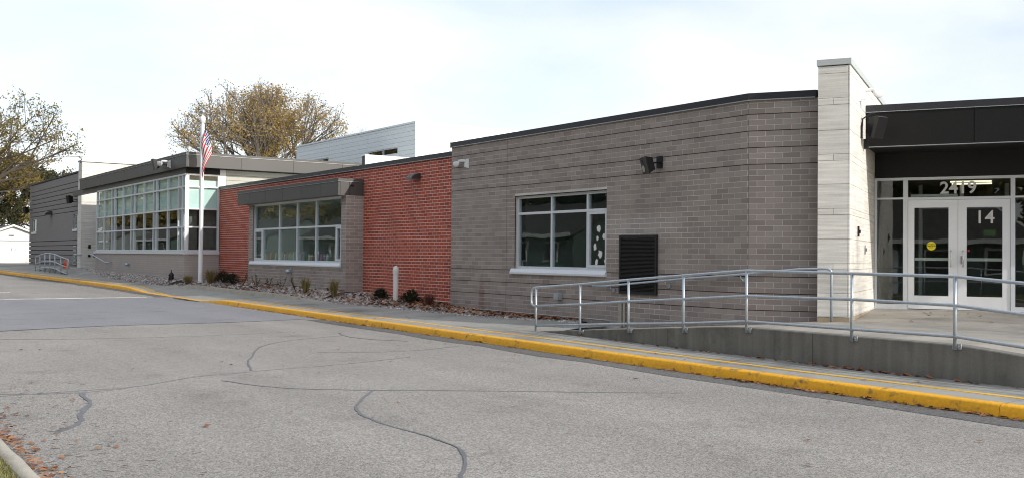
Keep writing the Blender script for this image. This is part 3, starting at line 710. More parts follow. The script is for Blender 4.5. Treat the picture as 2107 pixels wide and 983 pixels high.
MB().box(-28.334, 13.73, 3.80, -28.322, 13.86, 3.86).build('scupper', M_black, bcn)

# ---- glazed block with deep metal fascia
CX0, CX1, CY0 = -57.0, -41.62, 12.75
cw = link('curtain_wall', None, ((CX0+CX1)/2, CY0, 1.68), school, label='tall glazed corner with pale blinds behind its upper panes')
cx = [-57.0, -55.34, -53.76, -53.17, -51.56, -50.03, -49.50, -47.83, -46.25, -45.79, -44.10, -42.58, -42.05, -41.62]
cz = [1.80, 2.79, 3.54, 4.45, 4.98]
h = .032; m = MB()
for i, x in enumerate(cx):
    a, b = (x, x+.064) if i == 0 else ((x-.05, x) if i == len(cx)-1 else (x-h, x+h))
    m.box(a, CY0, cz[0], b, CY0+.12, cz[-1])
for k, z in enumerate(cz):
    z0, z1 = (z, z+.06) if k == 0 else ((z-.06, z) if k == 4 else (z-h, z+h))
    for i, (a, b) in enumerate(zip(cx, cx[1:])):
        m.box(a+(.064 if i == 0 else h), CY0+.004, z0, b-(.05 if i == len(cx)-2 else h), CY0+.12, z1)
m.build('frame', M_alu, cw)
for i, (a, b) in enumerate(zip(cx, cx[1:])):
    for k, (c, d) in enumerate(zip(cz, cz[1:])):
        a1 = a+(.064 if i == 0 else h); b1 = b-(.05 if i == len(cx)-2 else h)
        MB().box(a1, CY0+.05, c+(.06 if k == 0 else h), b1, CY0+.06, d-(.06 if k == 3 else h)).build('pane', M_cglass, cw)
        if k >= 2 and i not in (2, 5, 8, 11): MB().box(a1-.02, CY0+.15, c, b1+.02, CY0+.158, d).build('blind', M_shade, cw)
# side of the corner
SY = [CY0+.0, 13.55, 14.19]; m = MB(); X = CX1
m.box(X-.12, CY0+.125, cz[0], X+.004, CY0+.16, cz[-1]); m.box(X-.12, 13.40, cz[0]+.06, X+.002, 13.455, cz[-1]-.06); m.box(X-.12, 14.10, cz[0], X+.004, 14.185, cz[-1])
for k, z in enumerate(cz):
    z0, z1 = (z, z+.06) if k == 0 else ((z-.06, z) if k == 4 else (z-h, z+h))
    for a, b in ((CY0+.16, 13.40), (13.455, 14.10)): m.box(X-.12, a, z0, X, b, z1)
m.build('frame', M_alu, cw)
for a, b in ((CY0+.16, 13.40), (13.455, 14.10)):
    for k, (c, d) in enumerate(zip(cz, cz[1:])):
        MB().box(X-.05, a, c+(.06 if k == 0 else h), X-.04, b, d-(.06 if k == 3 else h)).build('pane', M_cglass, cw)
        if k >= 2: MB().box(X-.138, a-.01, c, X-.13, b+.01, d-(.25 if k == 3 else 0)).build('blind', M_shade, cw)
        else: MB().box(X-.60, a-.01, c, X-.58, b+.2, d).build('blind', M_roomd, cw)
m = MB(); m.box(X-.30, 14.19, 4.40, X+.01, 14.45, 5.2); m.build('end_pilaster', M_alu, cw)
m = MB(); m.box(CX0-.3, CY0-.05, 1.68, CX1+.05, CY0+.16, 1.797); m.box(CX1-.1, CY0+.161, 1.68, CX1+.05, 14.19, 1.797); m.build('sill', M_alu, cw)
cb = link('base_wall', None, (-49, CY0, .3), school)
m = MB(); m.box(CX0-.1, CY0, -.1, CX1, CY0+.2, 1.68); m.box(CX1-.2, CY0+.2, -.1, CX1, 14.19, 1.68); m.build('brick_base', pm('grey_brick_far', (.42, .38, .355), .85, var=.08, vscale=2.5, fine=.08, fscale=25), cb)
m = MB()
for k in range(8):
    z = .78+k*CO; m.box(CX0-.1, CY0-.003, z-.004, CX1+.003, CY0+.01, z+.004); m.box(CX1-.01, CY0+.011, z-.004, CX1+.003, 14.18, z+.004)
m.build('bed_joint', M_gmort, cb)
m = MB(); m.box(CX0-.1, CY0-.006, .73, CX1+.006, CY0+.01, .742); m.build('flashing', M_alu, cb)
m = MB(); m.box(CX0-.1, CY0-.0045, .745, -46.0, CY0+.001, 1.67) if False else None
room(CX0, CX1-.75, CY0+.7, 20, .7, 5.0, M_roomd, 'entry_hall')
# band, fascia panels, cap
m = MB(); m.box(-63.0, CY0+.02, 4.983, CX1-.01, CY0+.3, 5.26); m.build('soffit_band', M_fascia, school)
m = MB(); m.box(CX1-.009, CY0+.02, 4.983, CX1+.0, 14.3, 5.26); m.build('soffit_band', M_soffit, school)
rf = link('roof_fascia', None, (-50, 12.6, 5.2), school)
FX0, FX1, FY = -60.4, -41.02, 12.60
px = frange(FX0, FX1, 1.62)
for a, b in zip(px, px[1:]): MB().box(a+.006, FY, 5.21, b-.006, FY+.05, 5.70).build('panel', M_fascia, rf)
py = [12.60, 14.9, 17.2, 19.5, 21.8, 24.1, 26.4]
for a, b in zip(py, py[1:]): MB().box(FX1-.05, a+.006+(.05 if a == 12.6 else 0), 5.21, FX1-.0, b-.006, 5.70).build('panel', M_fascia, rf)
m = MB(); m.box(FX0+.01, FY+.052, 5.215, FX1-.055, 26.3, 5.69); m.build('core', M_soffit, rf)
m = MB(); m.box(FX0-.02, FY-.02, 5.715, FX1+.02, 26.4, 5.81); m.build('cap', M_fascia, rf)
m = MB(); m.box(FX0-.025, FY-.025, 5.703, FX1+.025, 26.4, 5.714); m.build('drip_edge', M_alud, rf)
sd = link('clad_wall', None, (CX1, 20, 4.3), school)
for k in range(4): MB().extr([(-41.66, 4.38+k*.21), (-41.60, 4.38+k*.21), (-41.63, 4.38+(k+1)*.21), (-41.66, 4.38+(k+1)*.21)], 1, 14.46, 26).build('siding_board', M_cream, sd) if False else MB().box(-41.70, 14.46, 4.36+k*.212, -41.62+.012*(k % 2), 26, 4.36+(k+1)*.212-.012).build('siding_board', M_cream, sd)
m = MB(); m.box(-41.9, 14.46, 4.2, -41.70, 26, 5.21); m.build('backing', M_joint, sd)
# second pylon and its long limestone wall
def stones(root, xf, u0, u1, v, z0, z1, rows, mat, seed, th=.04):
    r = random.Random(seed); z = z0
    while z < z1-.02:
        hh = min(rows[r.randrange(len(rows))], z1-z)
        u = u0
        while u < u1-.02:
            l = min(r.uniform(.7, 1.8), u1-u)
            if u1-(u+l) < .3: l = u1-u
            MB(xf).box(u+.004, v-th+r.uniform(-.002, .002), z+.004, u+l-.004, v, z+hh-.004).build('stone', mat, root); u += l
        z += hh
p2 = link('stone_pylon', None, (-63.6, 14, .7), school)
m = MB(); m.box(-64.1, 13.34, 0, -63.24, 24, 7.04); m.build('core', M_stoneg, p2)
stones(p2, lambda p: (p[0], p[1]+13.34, p[2]), -64.14, -63.2, 0, .4, 7.0, [.61], M_stone, 1)
stones(p2, lambda p: (-63.24-p[1], 13.34+p[0], p[2]), 0, 10, 0, .4, 7.0, [.61, .61, .20], M_stone, 2)
m = MB(); m.box(-64.18, 13.26, 7.045, -63.16, 24, 7.14); m.build('cap', M_alud, p2)
for z, s in ((1.95, .14), (1.45, .09)): MB().box(-63.2, 13.78-.07, z, -63.17, 13.78+.07, z+s*1.6).build('entry_panel', M_black, p2)
MB().box(-63.2, 14.0, 1.45, -63.17, 14.12, 1.62).build('entry_panel', M_black, p2)
# far grey wing
lw = link('far_wing', None, (-75, 14, .5), school, label='far grey brick wing with horizontal raked joints')
LW = [(-82.9, -81.3, 3.1, 4.15), (-68.7, -67.6, 3.1, 4.1)]
bands = [.0]+[.90+i*.305 for i in range(6)]+[2.73]+[4.55+i*.305 for i in range(7)]+[6.66]
Mfar = pm('grey_brick_wing', (.27, .253, .25), .85, var=.06, vscale=2.5, fine=.10, fscale=18)  # own base colour for the brick of the far wing
m = MB()
bz = [0, .62, .93, 1.24, 1.55, 1.86, 2.17, 2.48, 4.30, 4.60, 4.91, 5.22, 5.53, 5.84, 6.15, 6.68]
for a, b in zip(bz, bz[1:]):
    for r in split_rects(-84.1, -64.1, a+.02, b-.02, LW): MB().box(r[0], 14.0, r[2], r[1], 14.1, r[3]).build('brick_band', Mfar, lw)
m = MB()
for r in split_rects(-84.05, -64.1, 0, 6.66, LW): m.box(r[0], 14.101, r[2], r[1], 14.35, r[3])
m.build('core', M_joint, lw)
m = MB(); m.box(-84.1, 14.11, 0, -83.9, 30, 6.66); m.build('side_wall', Mfar, lw)
m = MB(); m.box(-84.15, 13.95, 6.70, -64.0, 14.4, 6.80); m.box(-84.15, 14.4, 6.70, -83.8, 30, 6.80); m.build('parapet_cap', M_cap, lw)
m = MB(); m.box(-83.9, 14.4, 6.5, -64.1, 30, 6.6); m.build('roof', M_roof, lw)
for a, b, c, d in LW:
    wn_ = window('window', [a, b], [c+.08, d], 14.06, label=None, parent=school)
    MB().box(a-.1, 13.94, c-.06, b+.1, 14.2, c+.078).build('sill', M_alu, wn_)
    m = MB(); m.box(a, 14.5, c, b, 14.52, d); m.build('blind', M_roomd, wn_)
m = MB(); m.box(-68.6, 13.97, .95, -67.75, 14.0, 2.15); m.build('wall_grille', M_alud, school)
m = MB()
for i in range(14): m.box(-68.55, 13.965, 1.0+i*.08, -67.8, 13.975, 1.045+i*.08)
m.build('grille_bars', M_louv, school)

# ---- white penthouse on the roof
ph = link('penthouse', None, (-45, 25, 4.4), school, label='white clad rooftop penthouse')
PX0, PX1, PY, PT = -52.12, -38.93, 22.0, 7.63
PW = [(-43.5, -40.55, 6.30, 6.62), (-49.6, -47.95, 6.38, 6.70)]
pj = [PX0, -47.88, -43.52, PX1]
for k in range(16):
    z0 = 4.35+k*.205; z1 = min(z0+.205, PT-.08)
    for a, b in zip(pj, pj[1:]):
        for r in split_rects(a+.008, b-.008, z0+.007, z1-.002, PW): MB().box(r[0], PY, r[2], r[1], PY+.04, r[3]).build('siding_panel', M_siding, ph)
    MB().box(PX1-.04, PY+.042, z0+.011, PX1, 34, z1-.003).build('siding_panel', M_siding, ph)
m = MB()
for r in split_rects(PX0, PX1-.042, 4.3, PT-.05, PW): m.box(r[0], PY+.041, r[2], r[1], PY+.2, r[3])
m.box(PX1-.2, PY+.2, 4.3, PX1-.042, 34, PT-.05); m.box(PX0, PY+.2, 4.3, PX0+.2, 34, PT-.05); m.box(PX0, PY+.2, PT-.3, PX1-.2, 34, PT-.06); m.box(PX0, 33.8, 4.3, PX1, 34, PT-.1); m.build('core', M_alud, ph)
m = MB(); m.box(PX0-.03, PY-.03, PT-.075, PX1+.03, 34.05, PT); m.build('cap', M_siding, ph)
for a, b, c, d in PW:
    window('window', [a, (a+b)/2, b], [c, d], PY+.02, fw=.05, parent=school)
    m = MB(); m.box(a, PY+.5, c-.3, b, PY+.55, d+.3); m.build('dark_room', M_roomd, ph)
rb = link('roof_screen', None, (-36, 20, 4.3), school)
MB().box(-36.1, 18.0, 4.3, -35.86, 23, 5.60).build('core', M_cap, rb); MB().box(-35.855, 18.0, 4.3, -35.82, 23, 5.60).build('panel', M_white, rb); MB().box(-36.12, 17.98, 5.605, -35.80, 23.02, 5.65).build('cap', M_white, rb)

# ---- entrance: limestone pylon
py1 = link('stone_pylon', None, ent((.27, 1, .5)), school, label='tall limestone pylon beside the entrance')
PT2 = 5.13; U1 = .548
m = MB(ent); m.box(.03, .045, .3, U1-.03, 9.0, PT2-.02); m.build('core', M_stoneg, py1)
zs = [.715, .905+.20, 1.71, 1.83] 
joints = [.705, 1.11, 1.53, 1.645, 2.065, 2.49, 2.60, 3.03, 3.45, 3.565, 3.99, 4.44, 4.56, 5.00, PT2]
for i, (a, b) in enumerate(zip(joints, joints[1:])):
    small = b-a < .125 and i < len(joints)-2
    cuts = [0, .27, U1-.028] if small else [0, U1-.028]
    for p, q in zip(cuts, cuts[1:]): MB(ent).box(p+.003, .0, a+.003, q-.003, .044, b-.003).build('stone', M_stone, py1)
    MB(ent).box(U1-.025, .0, a+.003, U1-.0005, .044, b-.003).build('stone', M_stone, py1)      # corner trim
    v = .046; k = 0; r_ = random.Random(i)
    while v < 8.9:
        l = (.9 if small else 1.22); v2 = min(v+l if k else v+(.45 if i % 2 else .75), 8.9)
        MB(ent).box(U1-.029, v+.003, a+.003, U1, v2-.003, b-.003).build('stone', M_stone, py1); v = v2; k += 1
m = MB(ent); m.box(.004, -.012, .55, U1+.004, .044, .694); m.box(U1-.03, .0441, .55, U1+.006, 8.9, .694); m.build('base_course', M_base, py1)
m = MB(ent); m.box(.0, -.02, .694, U1+.012, .044, .704); m.box(U1-.03, .0441, .694, U1+.012, 8.9, .704); m.build('flashing', M_alu, py1)
m = MB(ent); m.box(-.02, -.025, 5.145, U1+.022, 9.0, 5.25); m.build('cap', M_alud if False else pm('grey_cap', (.50, .54, .54), .5, var=.04), py1)
# canopy
cn = link('entrance_canopy', None, ent((4, 2.22, 3.89)), school, label='black metal canopy over the entrance doors')
cj = [.56, 2.483, 4.41, 6.34, 8.27]
for a, b in zip(cj, cj[1:]): MB(ent).box(a+.006, 2.22, 3.905, b-.006, 2.26, 4.565).build('panel', M_canopy, cn)
m = MB(ent); m.box(.56, 2.262, 3.92, 8.2, 9, 4.60); m.build('core', M_soffit, cn)
m = MB(ent); m.box(.555, 2.20, 4.582, 8.28, 9.05, 4.713); m.build('cap', M_cap, cn)
m = MB(ent); m.box(.555, 2.195, 4.570, 8.28, 2.4, 4.581); m.box(.555, 2.21, 3.893, 8.28, 2.30, 3.904); m.build('drip_edge', M_alud, cn)
for u in (1.98, 3.36, 4.8): 
    q = ent((u, 3.0, 0)); MB().lathe((q[0], q[1], 3.909), [(.07, 0), (.07, .02), (.02, .02)], 12).build('downlight', M_down, cn)
m = MB(ent); m.box(.56, 3.77, 3.41, 8.2, 3.9, 3.92); m.build('soffit_panel', M_soffit, cn)
# glazed screen and doors
V = 3.76; es = link('entrance_screen', None, ent((2.0, V, .7)), school)
m = MB(ent); T = .045
uu = [.553, 1.150, 1.203, 3.101, 3.187, 4.6]
m.box(.553, V, .70, .596, V+.11, 3.40); m.box(1.11, V, .70, 1.20, V+.11, 3.40); m.box(3.105, V, .70, 3.187, V+.11, 3.40); m.box(4.55, V, .70, 4.62, V+.11, 3.40)
for a, b in ((.596, 1.11), (1.20, 3.105), (3.187, 4.55)):
    m.box(a, V+.002, 3.345, b, V+.11, 3.40); m.box(a, V+.003, 2.935 if a == 1.20 else 2.955, b, V+.11, 2.99)
    if a != 1.20: m.box(a, V+.002, .70, b, V+.11, .80)
m.build('frame', M_alu, es)
for a, b in ((.596, 1.11), (3.187, 4.55)):
    MB(ent).box(a, V+.05, .80, b, V+.06, 2.955).build('pane', M_dglass, es); MB(ent).box(a, V+.05, 2.99, b, V+.06, 3.345).build('pane', M_dglass, es)
MB(ent).box(1.20, V+.05, 2.99, 3.105, V+.06, 3.345).build('pane', M_dglass, es)
er = (math.pi/2, 0, TH)
text_mesh('house_number', '2419', .335, M_letter, es, ent((2.15, V+.043, 3.165)), er, .004, .006)
MB(ent).box(1.25, V+.075, 3.0, 2.14, V+.18, 3.05).build('door_operator', M_alu, es)
for (a, b, gl0, gl1, hx, lab) in ((1.206, 2.145, 1.325, 1.973, 2.02, 'left'), (2.151, 3.10, 2.31, 2.958, 2.245, 'right')):
    d = link('entrance_door', None, ent(((a+b)/2, V, .71)), school)
    m = MB(ent); z0, z1 = .985, 2.775
    m.box(a, V+.015, .715, gl0, V+.06, 2.93); m.box(gl1, V+.015, .715, b, V+.06, 2.93); m.box(gl0, V+.016, .715, gl1, V+.06, z0); m.box(gl0, V+.016, z1, gl1, V+.06, 2.93); m.build('stile', M_door, d)
    MB(ent).box(gl0, V+.035, z0, gl1, V+.043, z1).build('pane', M_dglass, d)
    MB(ent).box(gl0+.005, V+.062, 1.70, gl1-.005, V+.10, 1.76).build('push_bar', M_alu, d)
    s = 1 if hx < 2.1 else 1
    m = MB(ent); cxx = hx; dirn = -.055 if hx < 2.1 else .055
    m.tube([(cxx, V+.015, 1.905), (cxx, V-.045, 1.905), (cxx+dirn*0, V-.06, 1.89), (cxx, V-.06, 1.74), (cxx, V-.06, 1.60), (cxx, V-.045, 1.585), (cxx, V+.015, 1.585)], .011, 8); m.build('handle', M_steel, d, smooth=True)
    if hx < 2.1:
        k = MB(ent); n = 28; k.extr([(1.65+.088*math.cos(2*math.pi*i/n), 2.0+.088*math.sin(2*math.pi*i/n)) for i in range(n)], 1, V+.030, V+.0345); k.build('caution_sticker', M_yellow, d)
        text_mesh('sticker_text', 'AUTOMATIC', .026, M_dark, d, ent((1.65, V+.029, 2.034)), er, .0005)
        text_mesh('sticker_text', 'CAUTION', .036, M_dark, d, ent((1.65, V+.029, 2.0)), er, .0005, .001)
        text_mesh('sticker_text', 'DOOR', .026, M_dark, d, ent((1.65, V+.029, 1.966)), er, .0005)
    else:
        text_mesh('door_number', '14', .36, M_letter, d, ent((2.64, V+.029, 2.565)), er, .002, .003)
        MB(ent).box(2.325, V+.028, 1.885, 2.365, V+.034, 1.925).build('red_sticker', M_red, d)
        MB(ent).box(2.62, V+.05, 2.2, 2.84, V+.054, 2.32).build('green_note', M_green, d)
        MB(ent).box(2.20, V-.02, 1.64, 2.232, V+.016, 1.80).build('lock_plate', M_steel, d)
m = MB(ent); m.box(.553, V-.04, .66, 4.62, V+.11, .70); m.build('threshold', M_alud, es)
m = MB(ent); t = .05
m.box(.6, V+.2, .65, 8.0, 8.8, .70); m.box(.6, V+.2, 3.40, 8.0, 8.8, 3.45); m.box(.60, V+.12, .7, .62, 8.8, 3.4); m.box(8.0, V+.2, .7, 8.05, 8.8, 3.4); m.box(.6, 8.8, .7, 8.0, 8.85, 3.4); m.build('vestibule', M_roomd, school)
m = MB(ent); m.box(1.25, 6.0, .7, 1.33, 6.08, 3.4); m.box(2.1, 6.0, .7, 2.18, 6.08, 3.4); m.box(3.0, 6.0, .7, 3.08, 6.08, 3.4); m.box(1.33, 6.0, 2.85, 3.0, 6.08, 2.93); m.box(1.33, 6.0, .7, 3.0, 6.05, .85); m.build('inner_screen', M_alud, school)
for v in (5.0, 5.7): MB(ent).box(1.95, v, 3.37, 2.75, v+.09, 3.395).build('ceiling_light', M_tube, school)
m = MB(ent); m.box(4.62, V, .0, 8.2, V+.3, 3.92); m.build('side_wall', M_gbrick, school)
m = MB(ent); m.box(7.9, V+.3, 0, 8.2, 9, 3.9); m.box(.6, 9.0, 0, 8.2, 9.2, 4.5); m.build('back_wall', M_gbrick, school)

# ------------------------------------------------------------------ fittings on the walls
def speaker(loc, aim, label, size=.36, driver=True):
    t = thing('wall_speaker', loc, label, 'speaker', 'black loudspeakers on the school walls')
    yaw, tilt = aim; rot = Matrix.Rotation(yaw, 4, 'Z') @ Matrix.Rotation(tilt, 4, 'X')
    def xf(p): return tuple(Vector(loc)+rot @ Vector(p))
    w_, d_, h_ = size*.68, size*.62, size
    m = MB(xf)    # cabinet tapers to the back
    f = [(-w_/2, -d_/2, -h_/2), (w_/2, -d_/2, -h_/2), (w_/2, -d_/2, h_/2), (-w_/2, -d_/2, h_/2)]; b = [(x*.62, d_/2, z*.72) for x, _, z in f]; mid = [(x*1.04, -d_*.25, z*1.03) for x, _, z in f]
    A_ = [m.P(p) for p in f]; C_ = [m.P(p) for p in mid]; B_ = [m.P(p) for p in b]
    for P_, Q_ in ((A_, C_), (C_, B_)):
        for k in range(4): m.f.append([P_[k], P_[(k+1) % 4], Q_[(k+1) % 4], Q_[k]])
    m.f.append(A_); m.f.append(B_[::-1]); m.build('cabinet', M_black, t)
    if not driver: return t, xf
    m = MB(xf); n = 18
    m.extr([(w_*.30*math.cos(2*math.pi*i/n), -h_*.18+w_*.30*math.sin(2*math.pi*i/n)) for i in range(n)], 1, -d_/2-.006, -d_/2+.01); m.build('woofer', pm('speaker_cone', (.42, .40, .36), .7, var=.05), t)
    m = MB(xf); m.extr([(w_*.14*math.cos(2*math.pi*i/n), h_*.27+w_*.10*math.sin(2*math.pi*i/n)) for i in range(n)], 1, -d_/2-.005, -d_/2+.01); m.build('tweeter', M_alud if False else M_louv, t)
    return t, xf
def bracket(t, pts, r=.016): MB().tube(pts, r, 6).build('bracket', M_black, t)
t, _ = speaker((-15.02, 13.83, 3.56), (R(-25), R(14)), 'black loudspeaker high on the grey wall right of the classroom window', .34); bracket(t, [(-14.98, 13.95, 3.60), (-14.95, 14.1, 3.62)], .02); MB().box(-15.03, 14.07, 3.5, -14.87, 14.093, 3.74).build('wall_plate', M_black, t)
sp = ent((.80, 1.62, 4.22)); t, _ = speaker(sp, (R(88), R(18)), 'black loudspeaker on the limestone pylon beside the entrance canopy', .40, False)
bracket(t, [ent((.56, 1.5, 4.10)), ent((.58, 1.5, 4.36)), ent((.70, 1.6, 4.46)), ent((.80, 1.62, 4.44))]); MB(ent).box(.549, 1.44, 4.0, .57, 1.56, 4.24).build('wall_plate', M_black, t)
t, _ = speaker((-67.9, 13.6, 5.02), (R(15), R(10)), 'black loudspeaker on the far wing next to the second pylon', .5, False); bracket(t, [(-67.8, 13.8, 5.02), (-67.7, 14.0, 5.02)], .03)
t, _ = speaker((-83.2, 13.6, 4.83), (R(15), R(10)), 'black loudspeaker at the outer corner of the far wing', .5, False); bracket(t, [(-83.1, 13.8, 4.83), (-83.0, 14.0, 4.83)], .03)
t, _ = speaker((-44.2, 12.25, 5.50), (R(-10), R(10)), 'black loudspeaker mounted on the fascia corner above the glazed block', .46, False); bracket(t, [(-44.0, 12.4, 5.5), (-43.7, 12.59, 5.45)], .03)
def camera_(label, xf, sc=1.):
    t = thing('security_camera', xf((0, 0, 0)), label, 'camera', 'white security cameras')
    def X(p): return xf(tuple(a*sc for a in p))
    m = MB(X); m.box(-.05, -.03, -.13, .05, .0, .13); m.build('wall_plate', M_white, t)
    m = MB(X); m.tube([(0, -.03, .03), (0, -.10, .08), (-.03, -.2, .09), (-.10, -.28, .085)], .035, 10); m.box(-.035, -.10, -.10, .035, -.03, .03); m.build('arm', M_white, t, smooth=False)
    m = MB(X); n = 12; prof = [(.03, .06), (.085, .05), (.095, 0), (.08, -.05), (.045, -.085), (.01, -.095)]
    rings = [[m.P((-.14+r*math.cos(2*math.pi*j/n), -.32+r*math.sin(2*math.pi*j/n), .02+z)) for j in range(n)] for r, z in prof]
    for k in range(len(rings)-1):
        for j in range(n): m.f.append([rings[k][j], rings[k][(j+1) % n], rings[k+1][(j+1) % n], rings[k+1][j]])
    m.f.append(rings[0]); m.f.append(rings[-1]); m.build('dome', M_white, t, smooth=True)
    return t
camera_('white security camera at the top left of the grey block', lambda p: (-22.16+p[0]*1.0+p[1]*.9, 14.092+p[1]*.35, 4.10+p[2]), .95)
camera_('white security camera on the limestone pylon above the speaker', lambda p: ent((.548-p[1], 1.30+p[0]*.6-p[1]*.6, 4.80+p[2])), 1.0)
camera_('white security camera on the outer corner of the far wing', lambda p: (-84.11+p[1]*1.0, 14.3+p[0], 5.40+p[2]), 1.6)
camera_('white security camera beside the speaker on the fascia corner', lambda p: (-43.2+p[0]-p[1]*.2, 12.60+p[1], 5.45+p[2]), 1.3)
def wedge_light(x, y, z, label, s=1.):
    t = thing('wall_light', (x, y, z), label, 'light')
    m = MB(); prof = [(0, -.10), (0, .10), (-.10, .10), (-.24, .05), (-.36, -.04), (-.38, -.10)]
    m.extr([(y+a*s, z+b*s) for a, b in prof], 0, x-.24*s, x+.24*s); m.build('housing', pm('bronze_light', (.05, .048, .045), .35, var=.1), t)
    m = MB(); m.box(x-.20*s, y-.34*s, z-.115*s, x+.20*s, y-.05*s, z-.101*s); m.build('lens', M_alud, t)
    for k in (-.13, .0, .13): MB().extr([(y-.10*s, z+.105*s), (y-.245*s, z+.058*s), (y-.365*s, z-.035*s), (y-.365*s, z-.03*s), (y-.245*s, z+.066*s), (y-.10*s, z+.113*s)], 0, x+k*s-.012*s, x+k*s+.012*s).build('fin', M_alud, t)
wedge_light(-24.98, 14.194, 3.93, 'bronze wedge light on the red brick wall', .78)
wedge_light(-75.8, 14.0, 4.40, 'dark wedge light on the far grey wing', 1.3)
t = thing('wall_spigot', (-18.2, 14.09, .78), 'grey hose box low on the grey wall under the classroom window', 'hose box'); m = MB(); m.extr([(-18.30, .74), (-18.12, .74), (-18.12, .88), (-18.18, .90), (-18.30, .88)], 1, 13.98, 14.094); m.build('box', M_galv, t); MB().box(-18.16, 13.95, .76, -18.10, 13.98, .80).build('tap', M_steel, t)
for x, y, z, lab in ((-32.57, 13.60, 1.14, 'round grey overflow spout below the library window'), (-50.2, 12.745, 1.17, 'round grey overflow spout below the glazed block')):
    t = thing('overflow_spout', (x, y, z), lab, 'spout'); MB().tube([(x, y+.01, z), (x, y-.10, z), (x, y-.16, z-.05)], .075, 10).build('pipe', M_galv, t, smooth=True); MB().tube([(x, y, z), (x, y-.02, z)], .11, 12).build('flange', M_galv, t)
t = thing('gas_pipe', (-16.03, 14.05, .27), 'pair of short pale pipes rising beside the black louvre', 'pipe'); MB().box(-16.12, 14.02, .27, -16.02, 14.092, .82).build('duct', M_kconc, t); MB().tube([(-15.96, 14.05, .27), (-15.96, 14.05, .82)], .025, 8).build('pipe', M_kconc, t)
for v, z, lab, s in ((1.10, 2.13, 'slim black card reader on the pylon side', .19), ):
    t = thing('card_reader', ent((.55, v, z)), lab, 'card reader'); MB(ent).box(.549, v-.05, z, .575, v+.05, z+s).build('body', M_black, t); MB(ent).box(.5755, v-.02, z+.06, .60, v+.02, z+.12).build('button', M_black, t)
t = thing('door_bell', ent((.55, 2.13, 1.84)), 'small oval push plate on the pylon side near the doors', 'push plate'); MB(ent).extr([(2.13+.06*math.cos(i*.5236), 1.90+.09*math.sin(i*.5236)) for i in range(12)], 0, .549, .57).build('plate', M_alud, t); MB(ent).box(.5705, 2.10, 1.87, .585, 2.16, 1.93).build('button', M_black, t)
t = thing('junction_box', ent((.55, 1.93, 3.83)), 'small dark box under the canopy corner on the pylon', 'box'); MB(ent).box(.549, 1.87, 3.83, .63, 1.99, 4.02).build('body', M_black, t); MB(ent).box(.6305, 1.90, 3.86, .64, 1.96, 3.99).build('cover', M_black, t)

# ------------------------------------------------------------------ railings
def arc(a, b, c, n=6):
    a, b, c = Vector(a), Vector(b), Vector(c); return [tuple((1-t)**2*a+2*t*(1-t)*b+t*t*c) for t in [i/n for i in range(n+1)]]
rl = thing('ramp_railing', (-11, 12.05, .3), 'galvanised three-rail pipe railing along the entrance ramp', 'railing')
PXs = [-16.34, -14.935, -13.565, -12.19, -10.81, -8.875, -7.326, -5.9, -4.4]
top = [1.09, 1.193, 1.309, 1.415, 1.519, 1.51, 1.502, 1.40, 1.28]; mid = [.725, .815, .927, 1.024, 1.124, 1.148, 1.135, 1.02, .90]; low = [.325, .429, .529, .618, .73, .732, .738, .63, .52]; bot = [.2, .262, .363, .464, .556, .562, .57, .45, .33]
YR = 12.045; rad = .023
for i, x in enumerate(PXs):
    zb = sw(x, YR) if i == 0 else bot[i]
    p = MB().tube([(x, YR, zb), (x, YR, top[i])], rad, 10).build('post', M_galv, rl, smooth=True)
    if i: MB().box(x-.045, YR+.018, zb+.005, x+.075, YR+.034, zb+.075).build('bracket', M_galv, p); MB().tube([(x+.05, YR+.012, zb+.04), (x+.05, YR-.004, zb+.04)], .012, 6).build('bolt', M_steel, p)
loop = arc((-16.34, YR, top[0]), (-16.50, YR, top[0]-.012), (-16.50, YR, top[0]-.13))[::-1] 
MB().tube([(-16.34, YR, mid[0])]+arc((-16.38, YR, mid[0]), (-16.50, YR, mid[0]-.01), (-16.50, YR, mid[0]+.10))+loop+[(x, YR, z) for x, z in zip(PXs[1:], top[1:])], rad, 10).build('top_rail', M_galv, rl, smooth=True)
MB().tube([(x, YR, z) for x, z in zip(PXs, mid)], rad*.95, 10).build('rail', M_galv, rl, smooth=True)
MB().tube([(x, YR, z) for x, z in zip(PXs, low)], rad*.95, 10).build('rail', M_galv, rl, smooth=True)
wr = thing('wall_handrail', (-14, 14.0, .6), 'single pipe handrail fixed to the grey wall behind the ramp', 'handrail')
MB().tube([(-16.92, 13.99, 1.085), (-16.5, 13.99, 1.095), (-14.1, 13.99, 1.31), (-12.66, 13.99, 1.42), (-11.62, 14.29, 1.53), (-11.25, 14.42, 1.545)]+arc((-11.18, 14.45, 1.545), (-11.09, 14.48, 1.54), (-11.09, 14.485, 1.47))+[(-11.09, 14.485, .61)], rad, 10).build('rail', M_galv, wr, smooth=True)
for x, y, z, a in ((-16.33, 14.09, 1.01, 0), (-14.66, 14.09, 1.155, 0), (-12.70, 14.09, 1.315, 0)):
    b = MB().tube([(x, y, z), (x, y-.05, z), (x, y-.10, z+.04), (x, y-.10, z+.08)], .009, 8).build('bracket', M_galv, wr, smooth=True); MB().tube([(x, y, z), (x, y-.014, z)], .042, 12).build('rosette', M_galv, b)
